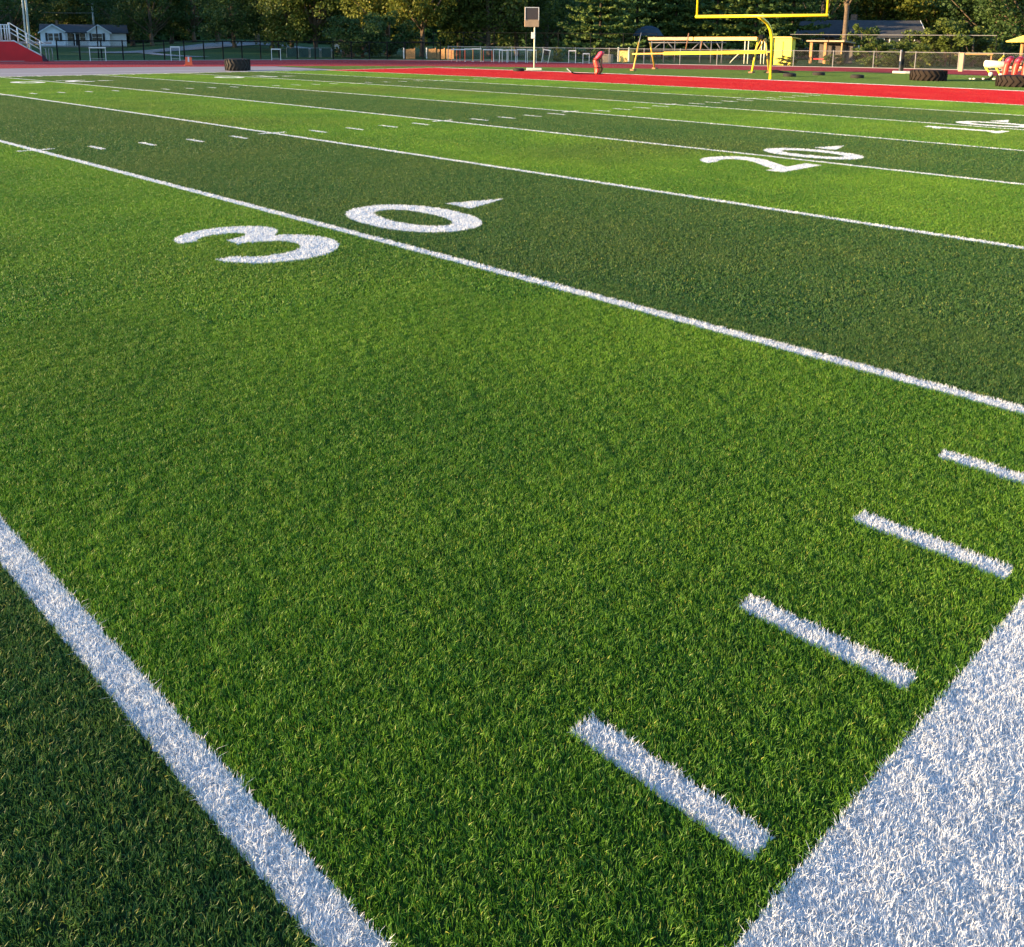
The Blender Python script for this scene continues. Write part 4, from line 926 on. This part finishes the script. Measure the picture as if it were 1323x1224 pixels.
# left background, behind the house and along the road (far, mostly backlit)
for px, d, k, H, W, lb in (
 (-30, 150, 'bd2', 16, 13, 'dark tree beyond the left photo edge behind the ramp'),
 (18, 190, 'bd', 15, 13, 'dark tree right behind the ramp railings'),
 (50, 205, 'bd2', 17, 14, 'dark tree rising behind the left gable of the blue house'),
 (84, 215, 'bm', 13, 12, 'mid green tree behind the middle of the blue house roof'),
 (140, 210, 'bd', 16, 14, 'dark tree behind the right gable of the blue house'),
 (172, 186, 'bd2', 16, 13, 'dark tree at the right end of the blue house'),
 (197, 165, 'bd', 13, 10, 'dark tree over the road right of the blue house'),
 (222, 178, 'bm', 14, 12, 'dull green tree above the narrow hurdle'),
 (252, 170, 'bd', 13.5, 11, 'dark tree above the orange marker'),
 (282, 176, 'bm2', 13, 13, 'broad green tree just left above the huge tractor tyre'),
 (303, 128, 'bd', 10.5, 8.5, 'round dark tree with a visible trunk above the huge tractor tyre'),
 (332, 150, 'bd2', 14, 11, 'dark tree standing across the road right of the huge tyre'),
 (352, 126, 'bd', 12, 8.5, 'dark tree above the pale hurdle'),
 (378, 118, 'bm', 13, 9, 'tree with brown lit leaves above the pale green gate frames'),
 (408, 116, 'bm', 12.5, 9.5, 'shaggy tree above the right gate frames'),
 (436, 124, 'bd2', 14, 10, 'black green tree behind the brick kiosk')):
    place(k, px, d, H, lb, 'tree', TG, W=W)
place('bushd', 468, 97, 4.1, 'large dark rounded bush right of the brick kiosk', 'bush', None, W=6.0)
place('bushd', 502, 100, 4.6, 'dark bushy thicket left of the orange fence panels', 'bush', None, W=5.2)
for px, d, k, H, W, lb in (
 (500, 108, 'bg', 13, 9.5, 'yellow green sun lit tree above the dark thicket'),
 (545, 104, 'bg', 13, 9, 'tree with a bare sun lit trunk between the two orange fences'),
 (592, 110, 'bm', 13, 9, 'green tree above the left end of the hurdle row'),
 (632, 108, 'bm2', 14, 10.5, 'full green tree above the middle of the hurdle row'),
 (668, 112, 'bm', 12.5, 9, 'green tree directly behind the play clock board'),
 (706, 120, 'bd2', 14, 9, 'dark tree in the gap between play clock and conifer')):
    place(k, px, d, H, lb, 'tree', TG, W=W)
for px, d, k, H, W, lb in (
 (775, 101, 'fir', 13, 9.6, 'wide conifer with layered boughs above the red dummy'),
 (822, 112, 'fir2', 15, 10, 'tall conifer behind the left legs of the chute'),
 (872, 114, 'fir', 14, 10, 'conifer behind the left part of the chute'),
 (925, 111, 'fir2', 14.5, 10.5, 'conifer seen between goalpost upright and chute'),
 (975, 108, 'fir', 13.5, 10, 'conifer seen through the goalpost just left of its stem'),
 (1022, 112, 'fir2', 14, 10, 'conifer above the yellow shed')):
    place(k, px, d, H, lb, 'conifer', 'conifers behind the goalpost', W=W)
for px, d, k, H, W, lb in (
 (1060, 130, 'bd', 14, 11, 'dark tree behind the blue grey roof'),
 (1090, 93, 'bt', 18, 8, 'tree with an orange lit trunk in front of the blue grey roof'),
 (1128, 134, 'bm2', 15, 12, 'green tree behind the left end of the dark roofed house'),
 (1165, 132, 'bg', 14, 12, 'yellow green tree above the dark roofed house'),
 (1205, 128, 'bg', 14, 11, 'tree with orange tinged leaves right above the pale gable'),
 (1245, 132, 'bm', 14, 11, 'green tree above the low spreading shrub'),
 (1285, 120, 'bd2', 15, 12, 'black green tree above the white roll pad'),
 (1330, 112, 'bd', 14, 11, 'dark tree behind the yellow parasol'),
 (1370, 118, 'bm', 14, 11, 'tree beyond the right photo edge')):
    place(k, px, d, H, lb, 'tree', TG, W=W)
for px, d, k, H, W, lb in (
 (1114, 95, 'bush', 3.4, 3.4, 'shrub right against the orange lit trunk'),
 (1135, 84, 'bush', 1.9, 3.6, 'low hedge bush left of the padded pole behind the fence'),
 (1158, 86, 'bush', 2.0, 3.4, 'bush just behind the padded pole'),
 (1182, 84.5, 'bush', 1.9, 3.0, 'dark green bush above the flat tractor tyre'),
 (1190, 93, 'bush', 3.1, 4.0, 'shrub hiding the corner of the dark roofed house'),
 (1222, 92, 'bush', 3.9, 5.0, 'tall spreading shrub right of the pale gable'),
 (1258, 91, 'bush', 3.2, 5.0, 'feathery shrub under the pale fence rail'),
 (1285, 94, 'bushd', 2.4, 4.5, 'low dark shrub behind the white roll pad'),
 (693, 85.5, 'bushg', 1.25, 1.1, 'bright yellow green shrub behind the play clock pole'),
 (720.5, 86, 'bushg', 1.4, 1.0, 'bright yellow green shrub between two hurdles'),
 (1079, 88, 'bush', .9, 1.8, 'low clipped bush right of the picnic shelter'),
 (1018, 82.5, 'bush', .8, 1.6, 'small bush at the foot of the yellow shed')):
    place(k, px, d, H, lb, 'shrub', 'shrubs behind the low fence', W=W)
# far wood closing the view behind everything
rg = np.random.default_rng(99); C0 = []
for px in np.arange(-500, 1900, 24):
    for row in (0, 1, 2):
        d = 245+row*22+rg.uniform(-8, 8); P = atd(min(max(px, -450), 1800), d); h = rg.uniform(12, 15)+row*4
        if row and (100 < px < 122 or 284 < px < 320): h = 10
        n = 1300; ph = rg.uniform(0, 2*math.pi, n); rr = rg.uniform(.3, 1, n)**.5; el = rg.uniform(-1, 1, n)
        C0.append(np.stack([P.x+np.cos(ph)*rr*6.5*np.sqrt(1-el**2*.7), P.y+np.sin(ph)*rr*6.5*np.sqrt(1-el**2*.7), h*(.5+.5*el)], 1))
V, Q, rn = quads(np.concatenate(C0), 1.5, rg, .1, .8)
tag(npmesh('far_wood', V, [(4, Q)], LM['dark'], {'rnd': ('FLOAT', rn)}), 'dark green wood closing the view behind all the nearer trees and houses', 'wood', kind='stuff')

for k in range(13):  # unseen trees added left of the view to shade the far lawn and house
    x, y = -24+.53*9*k+random.uniform(-2, 2), 106+.85*9*k+random.uniform(-2, 2)
    t = place(('bd', 'bd2')[k % 2], 0, 100, random.uniform(15, 18), 'added tall tree out of view on the left, put there to shade the far lawn', 'tree', 'added shade trees out of view on the left', W=13)
    t.location = (x, y, 0)

for p in protos.values():
    if 'used' in p: del p['used']

# ------------------------------------------------------------------ camera, light, sky
cam = bpy.data.cameras.new('camera'); co = bpy.data.objects.new('camera', cam); COL.objects.link(co)
Mx = Matrix(((r2[0], u2[0], -fw[0], CP[0]), (r2[1], u2[1], -fw[1], CP[1]), (r2[2], u2[2], -fw[2], CP[2]), (0, 0, 0, 1)))
co.matrix_world = Mx; cam.sensor_fit = 'HORIZONTAL'; cam.sensor_width = 36; cam.lens = 36*F/1323; cam.shift_y = (PY-612)/1323; cam.clip_start = .05; cam.clip_end = 3000
S.camera = co
SUN_AZ, SUN_EL = R(148), R(8)
sd = Vector((math.cos(SUN_AZ)*math.cos(SUN_EL), math.sin(SUN_AZ)*math.cos(SUN_EL), math.sin(SUN_EL)))
sl = bpy.data.lights.new('sun', 'SUN'); sl.energy = 5.0; sl.angle = R(.6); sl.color = (1, .69, .36)
so = bpy.data.objects.new('sun', sl); COL.objects.link(so); so.rotation_euler = sd.to_track_quat('Z', 'Y').to_euler(); so.location = (0, 0, 30)
w = bpy.data.worlds.new('World'); S.world = w; w.use_nodes = True; nt = w.node_tree
sk = nt.nodes.new('ShaderNodeTexSky'); sk.sky_type = 'NISHITA'; sk.sun_disc = False; sk.dust_density = .2; sk.ozone_density = 2.9; sk.air_density = .95; sk.sun_elevation = SUN_EL; sk.sun_rotation = R(90)-SUN_AZ
nt.links.new(sk.outputs[0], nt.nodes['Background'].inputs[0]); nt.nodes['Background'].inputs[1].default_value = .15
S.render.engine = 'CYCLES'
S.view_settings.view_transform = 'Standard'; S.view_settings.look = 'None'; S.view_settings.exposure = 1.97; S.view_settings.gamma = 1
